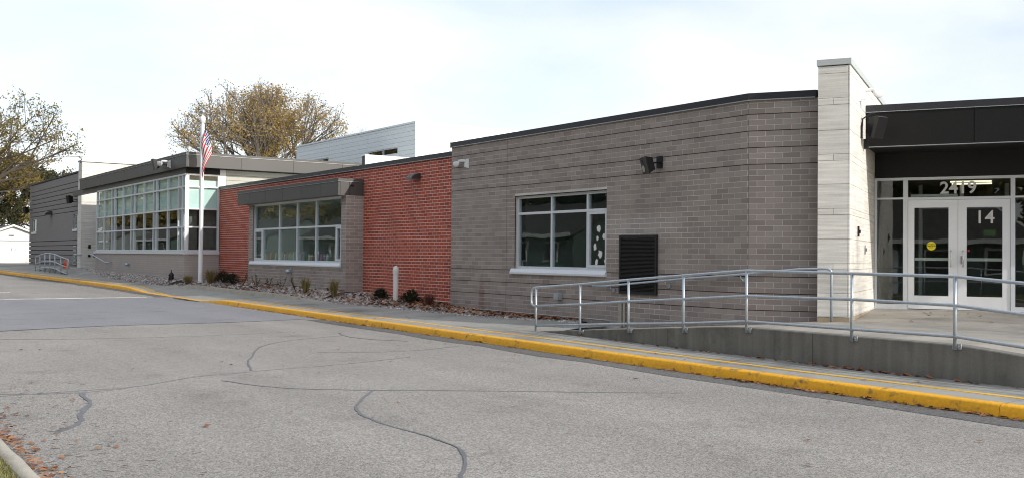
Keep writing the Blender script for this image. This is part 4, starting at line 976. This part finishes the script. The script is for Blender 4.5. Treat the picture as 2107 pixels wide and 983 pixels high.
# second entrance railing and handrails
rl2 = thing('ramp_railing', (-61, 11.3, .6), 'small galvanised railing around the ramp of the far entrance', 'railing')
P2 = [-65.7, -64.3, -62.85, -61.4, -60.0, -58.4, -56.78]; T2 = [1.43, 1.55, 1.63, 1.635, 1.60, 1.46, 1.35]; B2 = [.58, .62, .66, .68, .66, .56, .5]
for x, a, b in zip(P2, B2, T2): MB().tube([(x, 11.3, min(a, sw(x, 11.3))), (x, 11.3, b)], .03, 8).build('post', M_galv, rl2, smooth=True)
MB().tube([(x, 11.3, z) for x, z in zip(P2, T2)], .03, 8).build('top_rail', M_galv, rl2, smooth=True)
MB().tube([(x, 11.3, z-.42) for x, z in zip(P2, T2)], .028, 8).build('rail', M_galv, rl2, smooth=True)
MB().tube([(x, 11.3, z-.78) for x, z in zip(P2, T2)], .028, 8).build('rail', M_galv, rl2, smooth=True)
MB().tube([(-56.78, 11.3, 1.35)]+arc((-56.6, 11.3, 1.34), (-56.4, 11.3, 1.33), (-56.4, 11.3, 1.15))+arc((-56.4, 11.3, 1.1), (-56.4, 11.3, .93), (-56.78, 11.3, .93)), .03, 8).build('end_loop', M_galv, rl2, smooth=True)
m = MB(); n = 12; prev = None
for i in range(n+1):
    x = -65.9+9.4*i/n; zt = lerp(x, [-65.9, -62.8, -60, -56.5], [.55, .80, .80, .46]); zb = g(x)
    cur = [m.P((x, 11.35, zb)), m.P((x, 11.35, zt)), m.P((x, 13.2, zt)), m.P((x, 13.2, zb))]
    if prev:
        for k in range(3): m.f.append([prev[k], cur[k], cur[k+1], prev[k+1]])
    else: m.f.append(cur)
    prev = cur
m.f.append(prev[::-1]); m.build('entrance_ramp', M_conc, kind='structure')
for pts, lab in (([(-57.3, 12.55, 1.60), (-56.9, 12.55, 1.60), (-54.0, 12.55, 1.22), (-53.6, 12.55, 1.22), (-53.6, 12.75, 1.22)], 'short sloping handrail on the wall under the glazed block'), ([(-68.3, 13.8, 1.2), (-66.5, 13.7, 1.45), (-64.6, 13.25, 1.58), (-63.0, 13.2, 1.58), (-62.9, 13.3, 1.58)], 'short handrail wrapping the second limestone pylon')):
    t = thing('wall_handrail', pts[0], lab, 'handrail'); MB().tube(pts, .03, 8).build('rail', M_galv, t, smooth=True)
    a = pts[1]; MB().tube([a, (a[0], a[1]+.25, a[2]-.08)], .02, 6).build('bracket', M_galv, t)

# ------------------------------------------------------------------ flagpole and flag
fx, fy = -40.3, 13.0
t = thing('flagpole', (fx, fy, .55), 'tall white flagpole rising from the planting bed', 'flagpole')
MB().lathe((fx, fy, .55), [(.11, 0), (.11, .03), (.085, .06), (.078, 6.35), (.05, 6.36)], 14).build('pole', M_white, t, smooth=True)
MB().lathe((fx, fy, 6.91), [(.05, 0), (.11, .03), (.11, .26), (.04, .30), (.025, .36)], 14).build('truck', M_white, t, smooth=True)
MB().lathe((fx, fy, 7.26), [(.02, 0), (.09, .05), (.115, .12), (.09, .19), (.02, .24)], 14).build('ball', M_steel, t, smooth=True)
MB().tube([(fx+.10, fy-.05, 1.8), (fx+.10, fy-.05, 6.95)], .008, 5).build('halyard', M_white, t)
def flag_mat():
    m = bpy.data.materials.new('flag_cloth'); m.use_nodes = True; T_ = m.node_tree; N = T_.nodes; lk = T_.links.new; b = N['Principled BSDF']; b.inputs['Roughness'].default_value = .8
    uv = N.new('ShaderNodeUVMap'); sp_ = N.new('ShaderNodeSeparateXYZ'); lk(uv.outputs[0], sp_.inputs[0])
    def mt(op, a, c=0.):
        q = N.new('ShaderNodeMath'); q.operation = op
        for i, v in enumerate((a, c)):
            if isinstance(v, (int, float)): q.inputs[i].default_value = v
            else: lk(v, q.inputs[i])
        return q.outputs[0]
    st = mt('LESS_THAN', mt('FRACT', mt('MULTIPLY', sp_.outputs[1], 6.5)), .5)
    c1 = N.new('ShaderNodeMixRGB'); lk(st, c1.inputs[0]); c1.inputs[1].default_value = (.78, .77, .75, 1); c1.inputs[2].default_value = (.55, .015, .03, 1)
    canton = mt('MULTIPLY', mt('LESS_THAN', sp_.outputs[0], .40), mt('LESS_THAN', sp_.outputs[1], .538))
    fx_ = mt('SUBTRACT', mt('FRACT', mt('MULTIPLY', sp_.outputs[0], 15)), .5); fy_ = mt('SUBTRACT', mt('FRACT', mt('MULTIPLY', sp_.outputs[1], 9.3)), .5)
    star = mt('LESS_THAN', mt('ADD', mt('MULTIPLY', fx_, fx_), mt('MULTIPLY', fy_, fy_)), .075)
    c2 = N.new('ShaderNodeMixRGB'); lk(star, c2.inputs[0]); c2.inputs[1].default_value = (.02, .03, .14, 1); c2.inputs[2].default_value = (.75, .75, .75, 1)
    c3 = N.new('ShaderNodeMixRGB'); lk(canton, c3.inputs[0]); lk(c1.outputs[0], c3.inputs[1]); lk(c2.outputs[0], c3.inputs[2]); lk(c3.outputs[0], b.inputs['Base Color'])
    return m
fl = thing('flag', (fx, fy, 5.0), 'stars and stripes flag hanging limp on the pole', 'flag')
vcam = Vector((fwd.x, fwd.y, 0)).normalized(); rcam = Vector((rgt.x, rgt.y, 0)).normalized()
ns, nt_ = 40, 26; mm = MB(); uvs = []
def flagp(s, t):
    # hangs from the hoist (s=0) out and down, then folds back towards the pole
    if s < .14: q = s/.14; o = .10+.30*q; dep = .02*math.sin(q*6); z = -.12*q
    else: q = (s-.14)/.86; o = .40-.36*q; dep = -.10-.10*math.sin(q*3.1); z = -.12-.96*q
    z = 6.72-t*.95-(z*-1)*(.55+.45*t)
    o *= (.25+.75*min(1, (t+.15)*1.4)) if True else 1
    o += .03*math.sin(9*t+4*s)
    p = Vector((fx, fy))+Vector((rcam.x, rcam.y))*o+Vector((vcam.x, vcam.y))*dep
    return (p.x, p.y, z)
mm.grid([i/ns for i in range(ns+1)], [j/nt_ for j in range(nt_+1)], flagp)
fo = mm.build('cloth', flag_mat(), fl, smooth=True, fix=False)
ul = fo.data.uv_layers.new(name='UVMap'); W_ = nt_+1
for lp in fo.data.loops: ul.data[lp.index].uv = ((lp.vertex_index//W_)/ns, (lp.vertex_index % W_)/nt_)
sm = fo.modifiers.new('thickness', 'SOLIDIFY'); sm.thickness = .004

# ------------------------------------------------------------------ bollard, cone
bz_ = bedz(-25.0, 13.55)
t = thing('bollard', (-25.0, 13.55, bz_), 'white bollard post standing in the pebble bed', 'bollard')
MB().lathe((-25.0, 13.55, bz_-.1), [(.072, 0), (.072, .85), (.072, .86)], 18).build('post', M_white, t, smooth=False)
MB().lathe((-25.0, 13.55, bz_+.755), [(.082, 0), (.084, .02), (.084, .13), (.07, .19), (.03, .225)], 18).build('cap', M_white, t, smooth=False)
cz_ = .8; t = thing('traffic_cone', (-62.2, 12.3, cz_), 'small orange traffic cone on the ramp behind the far railing', 'cone'); MB().box(-62.38, 12.12, cz_, -62.02, 12.48, cz_+.03).build('base', M_orange, t); MB().lathe((-62.2, 12.3, cz_+.03), [(.15, 0), (.04, .52), (.02, .53)], 14).build('cone', M_orange, t, smooth=True)
t = thing('irrigation_stub', (-42.35, 12.45, .6), 'small dark utility stub in the pebbles by the glazed corner', 'stub'); MB().lathe((-42.35, 12.45, .55), [(.10, 0), (.12, .1), (.10, .2), (.12, .26), (.08, .34), (.03, .38)], 10).build('body', M_black, t, smooth=True); MB().tube([(-42.35, 12.45, .9), (-42.35, 12.45, 1.03)], .02, 6).build('stem', M_black, t)

# ------------------------------------------------------------------ planting bed
m = MB(); m.grid(frange(-58, -17.2, .4), [i/8 for i in range(9)], lambda x, t: (x, bedY(x)+(facade(x)+.05-bedY(x))*t, bedz(x, bedY(x)+(facade(x)-bedY(x))*t)-.02)); m.build('planting_bed', M_soil, kind='structure')
m = MB(); prev = None      # low concrete edging where the pavement dips
for x in frange(-41.5, -27.2, .3):
    y_ = bedY(x)+.02; e = min(1, (x+41.5)/3, (-27.2-x)/4); z0 = sw(x, y_)-.05; z1 = sw(x, y_)+.004+.13*max(0, e)
    cur = [m.P((x, y_-.10, z0)), m.P((x, y_-.06, z1)), m.P((x, y_+.10, z1+.006)), m.P((x, y_+.10, z0))]
    if prev:
        for k in range(3): m.f.append([prev[k], cur[k], cur[k+1], prev[k+1]])
    prev = cur
m.build('bed_edging', M_kconc, kind='structure')
rng = random.Random(11); m = MB()
def stone_at(m, x, y, z, s):
    a = rng.uniform(0, 6.28); ca, sa = math.cos(a), math.sin(a); l, w_, h_ = s*rng.uniform(.8, 1.3), s*rng.uniform(.5, .9), s*rng.uniform(.35, .7)
    pts = [(l, 0, 0), (.3*l, w_, .1*h_), (-.8*l, .6*w_, 0), (-l*.9, -.4*w_, .1*h_), (.2*l, -w_, 0), (.4*l, .2*w_, h_), (-.45*l, -.1*w_, h_*.9)]
    i = [m.P((x+ca*p-sa*q, y+sa*p+ca*q, z+r)) for p, q, r in pts]
    for f in ((0, 1, 5), (1, 6, 5), (1, 2, 6), (2, 3, 6), (3, 4, 6), (4, 5, 6), (4, 0, 5)): m.f.append([i[k] for k in f])
for i in range(15000):
    x = rng.uniform(-57.5, -17.3) if rng.random() < .45 else rng.uniform(-34, -17.3)
    y0, y1 = bedY(x)-.02, facade(x)-.02; y_ = rng.uniform(y0, y1); stone_at(m, x, y_, bedz(x, y_)-.02, rng.uniform(.025, .06))
m.build('pebbles', M_pebble, kind='stuff', fix=False, label='grey and pink pebbles filling the planting bed', category='pebbles')
def leaf(m, x, y, z, s, flat=.3):
    a = rng.uniform(0, 6.28); n = 7; c = m.P((x, y, z+s*.15)); tilt = rng.uniform(-flat, flat), rng.uniform(-flat, flat)
    ring = []
    for k in range(n):
        t = a+k*2*math.pi/n; r = s*(1 if k % 2 == 0 else .55)*rng.uniform(.8, 1.1); dx, dy = r*math.cos(t), r*math.sin(t)
        ring.append(m.P((x+dx, y+dy, max(z+.001, z+s*.1+dx*tilt[0]+dy*tilt[1]+rng.uniform(0, .25)*s))))
    for k in range(n): m.f.append([c, ring[k], ring[(k+1) % n]])
m = MB()
for i in range(2000):      # on the bed
    x = rng.choice([rng.uniform(-42, -17.3), rng.gauss(-26, 2.0), rng.gauss(-23.5, 1.2), rng.gauss(-34, 2.5), rng.gauss(-19.3, 1.3)])
    if not -42 < x < -17.2: continue
    y0, y1 = bedY(x), facade(x)-.05; y_ = rng.uniform(y0, y1); leaf(m, x, y_, bedz(x, y_)+.02, rng.uniform(.03, .07), .6)
for i in range(420):       # along the yellow kerb
    x = rng.uniform(-30, -3) if rng.random() < .6 else rng.uniform(-10, -4); y_ = kY(x)-abs(rng.gauss(.02, .05))-.02; leaf(m, x, y_, g(x)+.012, rng.uniform(.015, .05), .4)
for i in range(150):       # foot of the ramp wall and on the pavement
    x = rng.uniform(-15, -3); y_ = 12.06-abs(rng.gauss(0, .06)); leaf(m, x, y_, sw(x, y_)+.008, rng.uniform(.015, .05), .3)
for i in range(50):
    x = rng.uniform(-9.6, -7.0); y_ = 12.04-abs(rng.gauss(0, .05)); leaf(m, x, y_, sw(x, y_)+.01, rng.uniform(.03, .06), .4)
for i in range(40):
    x = rng.uniform(-30, -3); y_ = rng.uniform(10.9, 12.0); leaf(m, x, y_, sw(x, y_)+.01, rng.uniform(.02, .04), .3)
for i in range(40):        # by the door and pylon
    u, v = rng.uniform(.58, 3.5), rng.uniform(.3, 3.6)
    if rng.random() < .5: u, v = .6+abs(rng.gauss(0, .1)), rng.uniform(2.9, 3.7)
    q = ent((u, v, 0)); leaf(m, q[0], q[1], platz(q[0], q[1])+.006, rng.uniform(.025, .05), .3)
for i in range(45):        # scattered on the road
    x = rng.uniform(-20, -5); y_ = rng.uniform(2.2, 10.3); leaf(m, x, y_, g(x)+.012, rng.uniform(.02, .045), .3)
for i in range(480):       # drift against the near kerb
    x = rng.uniform(-14.5, -6.5); y_ = 1.44+abs(rng.gauss(0, .12)); leaf(m, x, y_, g(x)+.012+max(0, .05-.3*(y_-1.45))*rng.random(), rng.uniform(.014, .042), .45)
for i in range(70):
    x = rng.uniform(-14.5, -6.5); y_ = 1.5+abs(rng.gauss(.1, .45)); leaf(m, x, y_, g(x)+.012, rng.uniform(.015, .04), .3)
m.build('fallen_leaves', M_litter, kind='stuff', fix=False, label='brown and orange fallen leaves along kerbs and in the bed', category='leaves')
m = MB()
for i in range(130):
    x = rng.uniform(-14, -6.5); y_ = 1.47+abs(rng.gauss(.25, .5)); a = rng.uniform(-.5, .5); l = rng.uniform(.02, .09); z = g(x)+.016
    m.tube([(x, y_, z), (x+l*math.cos(a+.9), y_+l*math.sin(a+.9), z+.004)], .002, 3)
m.build('twigs', M_bark, kind='stuff', fix=False, label='dark twigs and debris by the near kerb', category='twigs')

# shrubs and grasses
def juniper(x, y_, r_, h_, label, seed):
    r = random.Random(seed); m = MB(); z = bedz(x, y_)-.01
    for i in range(int(900*max(.6, r_/.4))):
        a = r.uniform(0, 6.28); e = r.random()**.5; hh = r.uniform(.05, 1); rad_ = r_*e*(1.05-.5*hh)
        px_, py_, pz = x+rad_*math.cos(a)*r.uniform(.7, 1.3), y_+rad_*math.sin(a), z+h_*hh*(1-.35*e)+r.uniform(0, .05)
        d = Vector((math.cos(a)*.8+r.uniform(-.4, .4), math.sin(a)*.8+r.uniform(-.4, .4), r.uniform(.1, .9))).normalized()*r.uniform(.05, .12); s_ = Vector((-d.y, d.x, r.uniform(-.03, .03))).normalized()*.016
        c_ = Vector((px_, py_, pz)); m.f.append([m.P(c_-s_), m.P(c_+s_), m.P(c_+d)])
    for k in range(7):
        a = k*.9; m.tube([(x, y_, z-.02), (x+.5*r_*math.cos(a), y_+.5*r_*math.sin(a), z+h_*.5)], .012, 4)
    o = m.build('juniper_shrub', M_shrub, None, fix=False, label=label, category='shrub', group='evergreen shrubs in the bed'); return o
juniper(-38.6, 13.35, .32, .50, 'dark evergreen shrub against the red wall, just right of the grass by the flagpole', 1)
juniper(-37.3, 13.25, .32, .44, 'dark evergreen shrub beside the left edge of the library bay', 2)
juniper(-25.9, 13.55, .24, .32, 'dark evergreen shrub left of the white bollard', 3)
juniper(-24.25, 13.62, .32, .36, 'dark evergreen shrub right of the white bollard', 4)
def tuft(x, y_, r_, h_, n, label, seed, mat=M_ograss, name='grass_clump', w_=.008):
    r = random.Random(seed); m = MB(); z = bedz(x, y_)-.01
    for i in range(n):
        a = r.uniform(0, 6.28); b_ = r.uniform(0, .3)*r_; o_ = r.uniform(.1, 1)*r_; hh = h_*r.uniform(.5, 1)
        p0 = Vector((x+b_*math.cos(a), y_+b_*math.sin(a), z)); p1 = Vector((x+(b_+o_*.35)*math.cos(a), y_+(b_+o_*.35)*math.sin(a), z+hh*.65)); p2 = Vector((x+(b_+o_)*math.cos(a), y_+(b_+o_)*math.sin(a), z+hh*r.uniform(.75, 1)))
        t2 = r.uniform(0, 3.14); s_ = Vector((math.cos(t2), math.sin(t2), 0))*w_
        i0 = [m.P(p0-s_), m.P(p0+s_), m.P(p1+s_*.8), m.P(p1-s_*.8), m.P(p2)]; m.f.append([i0[0], i0[1], i0[2], i0[3]]); m.f.append([i0[3], i0[2], i0[4]])
    return m.build(name, mat, None, fix=False, label=label, category='plant', group='grasses and low plants in the bed')
tuft(-39.35, 13.1, .36, .68, 220, 'green and tan grass clump just right of the flagpole', 1)
tuft(-40.75, 12.65, .35, .45, 160, 'low yellowed grass at the foot of the flagpole', 2)
tuft(-30.0, 13.05, .25, .6, 150, 'tall green grass clump below the right half of the library window', 3)
tuft(-28.15, 13.15, .24, .68, 170, 'tan grass clump in front of the bay corner', 4)
tuft(-23.3, 13.65, .30, .42, 110, 'reddish bare-stemmed plant by the grey block corner', 5, M_redstem, 'bare_shrub', .006)
tuft(-40.0, 13.55, .35, .55, 120, 'reddish stems behind the flagpole base', 6, M_redstem, 'bare_shrub', .006)
for i, (x, lab) in enumerate(((-35.6, 'leafy twig plant under the left end of the library window'), (-34.3, 'leafy twig plant below the second library pane'), (-33.2, 'thin leafy plant left of the overflow spout'), (-31.9, 'thin leafy plant right of the overflow spout'), (-30.8, 'low leafy plant left of the tall green grass'))):
    r = random.Random(40+i); m = MB(); y_ = 13.0+.1*r.random(); z = bedz(x, y_)-.01
    for k in range(6):
        a = r.uniform(0, 6.28); p0 = Vector((x, y_, z)); p1 = p0+Vector((.22*math.cos(a), .15*math.sin(a), r.uniform(.3, .5))); m.tube([p0, p1], .006, 4)
        for q in range(9):
            c_ = p0.lerp(p1, r.uniform(.35, 1)); d = Vector((r.uniform(-1, 1), r.uniform(-1, 1), r.uniform(-.3, .8))).normalized()*.06; s_ = Vector((-d.y, d.x, .3*d.z)).normalized()*.02
            m.f.append([m.P(c_), m.P(c_+d*.5+s_), m.P(c_+d), m.P(c_+d*.5-s_)])
    m.build('leafy_plant', pm('dull_leaf', None, .8, var=.1, cols=[(.05, .06, .025), (.09, .09, .035), (.13, .10, .05)]), None, fix=False, label=lab, category='plant', group='grasses and low plants in the bed')

# books on the library ledge
r = random.Random(9); x = -35.95
bm_ = MB(); bm_.box(0, 0, 0, 1, 1, 1); bme = bm_.mesh('book', M_book)
while x < -28.9:
    near = -33.75 < x < -32.3 or x < -35.45
    w_ = r.uniform(.04, .08) if near else r.uniform(.10, .22); hgt = r.uniform(.24, .34); 
    if not near and r.random() < .35: x += .25; continue
    o = link('book', bme, (x, 13.86, 1.462), None, label='book standing on the ledge inside the library window', category='book', group='books on the library ledge'); o.scale = (w_*.9, .05 if not near else .16, hgt); o.rotation_euler = (R(-8) if not near else 0, 0, 0)
    x += w_+(.005 if near else .07)

# ------------------------------------------------------------------ trees
def make_tree(name, base, H_, R_, seed, label, leafmat, nleaf, leaf_s, bark=M_bark, trunk_r=.28, trunk_h=.28, limbs=9, sub=(6, 6, 5), spread=(22, 48), group='trees around the school', crown_h=None, leafy_bias=None, twig=.012):
    r = random.Random(seed); t = thing(name, base, label, 'tree', group); m = MB(); tips = []
    bx_, by_, bz__ = base
    def branch(p, d, l, rad_, lvl):
        n = 3; pts = [p]; q = Vector(p); dd = Vector(d)
        for k in range(n):
            dd = (dd+Vector((r.uniform(-.18, .18), r.uniform(-.18, .18), r.uniform(-.06, .16)))).normalized(); q = q+dd*(l/n); pts.append(q.copy())
            if ((q.x-bx_)/R_)**2+((q.y-by_)/R_)**2+((q.z-bz__-H_*.52)/(H_*.48))**2 > 1.0+.12*r.random(): break
        n = len(pts)-1
        m.tube(pts, rad_, 5 if lvl < 2 else 3, False, max(rad_*.45, .004))
        if lvl >= len(sub):
            tips.extend(pts[1:]); return
        for k in range(sub[lvl]):
            f = .3+.7*(k+r.random()*.8)/sub[lvl]; j = min(n-1, int(f*n)); pp = pts[j].lerp(pts[j+1], min(1, f*n-j))
            a = r.uniform(0, 6.28); side = dd.orthogonal().normalized(); side = Quaternion(dd, a) @ side
            nd = (dd*r.uniform(.55, 1.0)+side*r.uniform(.5, .95)+Vector((0, 0, .22))).normalized()
            branch(pp, nd, l*r.uniform(.42, .62), max(rad_*.42, twig*.4), lvl+1)
    th_ = H_*trunk_h; tp = [Vector((bx_, by_, bz__-.3)), Vector((bx_+.1, by_, bz__+th_*.5)), Vector((bx_+.05, by_+.1, bz__+th_)), Vector((bx_+.1, by_+.1, bz__+H_*.6))]
    m.tube(tp, trunk_r, 9, False, trunk_r*.35)
    for k in range(limbs):
        a = 2*math.pi*k/limbs+r.uniform(-.3, .3); tilt = R(r.uniform(*spread)) if k else R(5); f = r.uniform(.0, 1.0)
        p = tp[2].lerp(tp[3], f*.8); d = Vector((math.sin(tilt)*math.cos(a), math.sin(tilt)*math.sin(a), math.cos(tilt)))
        reach = R_/max(.35, math.sin(tilt)); l = min((H_-(p.z-bz__))/max(.3, d.z)*.95, reach*1.15)*r.uniform(.8, 1.05)
        branch(p, d, l*.72, trunk_r*.42, 0)
    m.build('trunk', bark, t, fix=False)
    c = MB()
    for i in range(nleaf):
        p = tips[r.randrange(len(tips))]+Vector((r.gauss(0, .12), r.gauss(0, .12), r.gauss(0, .12)))
        if leafy_bias and r.random() > leafy_bias(p): continue
        a = Vector((r.uniform(-1, 1), r.uniform(-1, 1), r.uniform(-1, .4))).normalized(); b_ = a.orthogonal().normalized(); s_ = leaf_s*r.uniform(.6, 1.3)
        c.f.append([c.P(p), c.P(p+a*s_*.5+b_*s_*.35), c.P(p+a*s_), c.P(p+a*s_*.5-b_*s_*.35)])
    if c.v: c.build('crown', leafmat, t, fix=False)
    return t
def copy_tree(src, loc, label, rz=0, sc=1.):
    n = src.copy(); COL.objects.link(n); n.location = loc; n.rotation_euler = (0, 0, rz); n.scale = (sc, sc, sc); n['label'] = label
    for ch in src.children:
        c = ch.copy(); COL.objects.link(c); c.parent = n
    return n
ctr = Vector((-83.7, 32.5))
make_tree('maple_tree', (ctr.x, ctr.y, .6), 15.2, 8.2, 4, 'large maple with thinning golden leaves behind the school roof', M_leafo, 60000, .15, bark=M_bark2, trunk_r=.40, trunk_h=.30, limbs=16, sub=(7, 7, 5), spread=(10, 62), leafy_bias=lambda p: max(.22, 1.15-((p.x-ctr.x)**2+(p.y-ctr.y-1)**2)**.5/8.0-(.35 if p.z > 14 else 0)), twig=.02)
make_tree('bare_tree', (-85, 42.4, .6), 13.2, 3.2, 8, 'bare leafless tree behind the white penthouse', M_leafo, 150, .12, bark=M_bark2, trunk_r=.18, trunk_h=.35, limbs=8, sub=(6, 5, 3), spread=(8, 32), twig=.02)
make_tree('oak_tree', (-90, 6.6, .5), 15.5, 11.5, 15, 'big spreading tree with sparse yellow-brown leaves left of the far wing', M_leafg, 22000, .18, bark=M_bark, trunk_r=.45, trunk_h=.22, limbs=13, sub=(7, 6, 4), spread=(25, 80), twig=.02)
make_tree('leafy_tree', (-140, 18, .6), 13.5, 9, 21, 'dense brown-leaved tree behind the white garage', M_leafg, 26000, .30, bark=M_bark, trunk_r=.35, trunk_h=.2, limbs=13, sub=(6, 6, 4), spread=(20, 78), twig=.02)
make_tree('dark_tree', (-146, 25.5, .6), 12.0, 7.5, 23, 'dark evergreen tree behind the corner of the far wing', M_leafd, 22000, .34, bark=M_bark, trunk_r=.3, trunk_h=.12, limbs=14, sub=(6, 6, 3), spread=(20, 85), twig=.02)

# ------------------------------------------------------------------ garage at the left edge
ga = thing('garage', (-111, 17, .6), 'white clapboard garage with a low gable left of the far wing', 'garage')
GXf = -111.0; gy0, gy1, gz0, ge, gp = 13.3, 20.7, .64, 2.85, 4.25; gym = 17.0
m = MB(); m.extr([(gy0, gz0), (gy1, gz0), (gy1, ge), (gym, gp), (gy0, ge)], 0, GXf-8, GXf-.06); m.build('wall', M_white, ga)
k = 0; z = gz0
while z < gp-.1:
    def span(zz):
        lo = gy0 if zz < ge else gy0+(gym-gy0)*(zz-ge)/(gp-ge); hi = gy1 if zz < ge else gy1-(gy1-gym)*(zz-ge)/(gp-ge); return lo, hi
    a, b = span(z+.14)
    if z > 2.95 or True: MB().box(GXf-.06, a, z+.004, GXf-.04 if z < 2.9 else GXf-.045, b, z+.150).build('clapboard', M_white, ga)
    z += .155
m = MB(); m.box(GXf-.04, gy0+.6, gz0+.02, GXf-.02, gy1-.6, 2.75); gd = m.build('garage_door', M_white, ga); 
for i in range(1, 4): MB().box(GXf-.02, gy0+.62, gz0+i*.53-.006, GXf-.016, gy1-.62, gz0+i*.53+.006).build('panel_joint', M_alud, gd)
for dy in (-.12, .18): MB().box(GXf-.02, gym+dy, 1.85, GXf-.0, gym+dy+.04, 2.1).build('door_pull', M_black, gd)
MB().box(GXf-.04, gy0+.02, 2.80, GXf+.02, gy1-.02, 2.88).build('header_trim', M_alud, ga)
MB().box(GXf-.04, gym-.35, 3.33, GXf+.12, gym+.1, 3.42).build('flood_light', M_alud, ga)
for (a, za), (b, zb) in (((gy0-.5, ge-.19), (gym, gp)), ((gym, gp), (gy1+.5, ge-.19))):
    m = MB(); m.extr([(a, za), (b, zb), (b, zb+.16), (a, za+.16)], 0, GXf-8.3, GXf+.25); m.build('roof', M_shingle, ga)
    m = MB(); m.extr([(a, za-.03), (b, zb-.03), (b, zb+.17), (a, za+.17)], 0, GXf+.252, GXf+.29); m.build('bargeboard', M_white, ga)
m = MB(); m.grid(frange(-111, -86, 2.5), frange(8, 21, 2), lambda x, y: (x, y, g(x)+.01)); m.build('driveway', M_kconc, kind='structure')

# ------------------------------------------------------------------ across the road, seen only mirrored in the glass, and trees right of the frame
def house(x, y_, W_, D_, wall, label, rz=0.):
    t = thing('house', (x, y_, 0), label, 'house', 'houses across the road'); z = g(x)
    m = MB(); e, p = z+2.8, z+4.6
    m.extr([(y_, z), (y_-D_, z), (y_-D_, e), (y_-D_/2, p), (y_, e)], 0, x, x+W_); m.build('wall', wall, t)
    for a, b in ((y_+.5, y_-D_/2), (y_-D_/2, y_-D_-.5)):
        za, zb = (e-.25, p+.02) if a > b and a == y_+.5 else (p+.02, e-.25)
        m = MB(); m.extr([(a, za), (b, zb), (b, zb+.2), (a, za+.2)], 0, x-.4, x+W_+.4); m.build('roof', M_shingle, t)
    for k in range(int(W_/3)):
        xx = x+1+k*3
        MB().box(xx, y_+.001, z+1.0, xx+1.4, y_+.05, z+2.3).build('window', M_white, t); MB().box(xx+.1, y_+.051, z+1.1, xx+1.3, y_+.06, z+2.2).build('pane', M_black, t)
    MB().box(x+W_*.52, y_+.001, z+.1, x+W_*.52+.95, y_+.04, z+2.15).build('door', M_door, t)
    MB().box(x-.4, y_+.5, e-.28, x+W_+.4, y_+.56, e-.06).build('gutter', M_white, t)
    return t
Mh1 = pm('house_siding', (.17, .20, .195), .7, var=.05, rnd=.05); Mh2 = pm('house_siding_green', (.09, .13, .12), .7, var=.05)
for i, (x, W_, mt_) in enumerate(((-9, 15, Mh2), (-38, 11, Mh1), (-60, 13, Mh2), (-84, 12, Mh1), (-106, 13, Mh1), (-132, 14, Mh2), (-160, 14, Mh1))):
    house(x, -9, W_, 8, mt_, ['greenish house straight behind the viewer mirrored in the entrance doors', 'pale house across the road mirrored in the classroom window', 'greenish house across the road mirrored beside the pale one', 'pale house across the road mirrored at the right of the library window', 'pale house across the road mirrored at the left of the library window', 'greenish house across the road mirrored in the glazed block', 'pale house farthest along the road mirrored in the glazed block'][i])
TL = 'brown-leaved tree in the row across the road, seen only mirrored in the windows'
bt = make_tree('street_tree', (-48, -22, .3), 17, 8.5, 31, TL, M_leafg, 34000, .5, trunk_r=.35, trunk_h=.12, limbs=14, sub=(6, 5, 4), spread=(10, 82), group='trees across the road')
r = random.Random(77); x = 26.
while x > -200:
    if abs(x+48) > 4: copy_tree(bt, (x, -22-r.uniform(0, 9)-(10 if x < -30 else 0)*(r.random() < .5), g(x)), TL, r.uniform(0, 6), r.uniform(.8, 1.25))
    x -= r.uniform(6, 9)
make_tree('bare_tree', (11.5, 22.5, 0), 12.5, 5.5, 52, 'bare tree on the lawn right of the entrance', M_leafo, 500, .1, bark=M_bark2, trunk_r=.22, trunk_h=.3, limbs=10, sub=(6, 5, 3), spread=(15, 60), twig=.015)
make_tree('bare_tree', (24, 25.5, 0), 15, 6.5, 53, 'second bare tree farther right of the entrance', M_leafo, 900, .1, bark=M_bark2, trunk_r=.25, trunk_h=.3, limbs=11, sub=(6, 5, 3), spread=(15, 60), twig=.015)
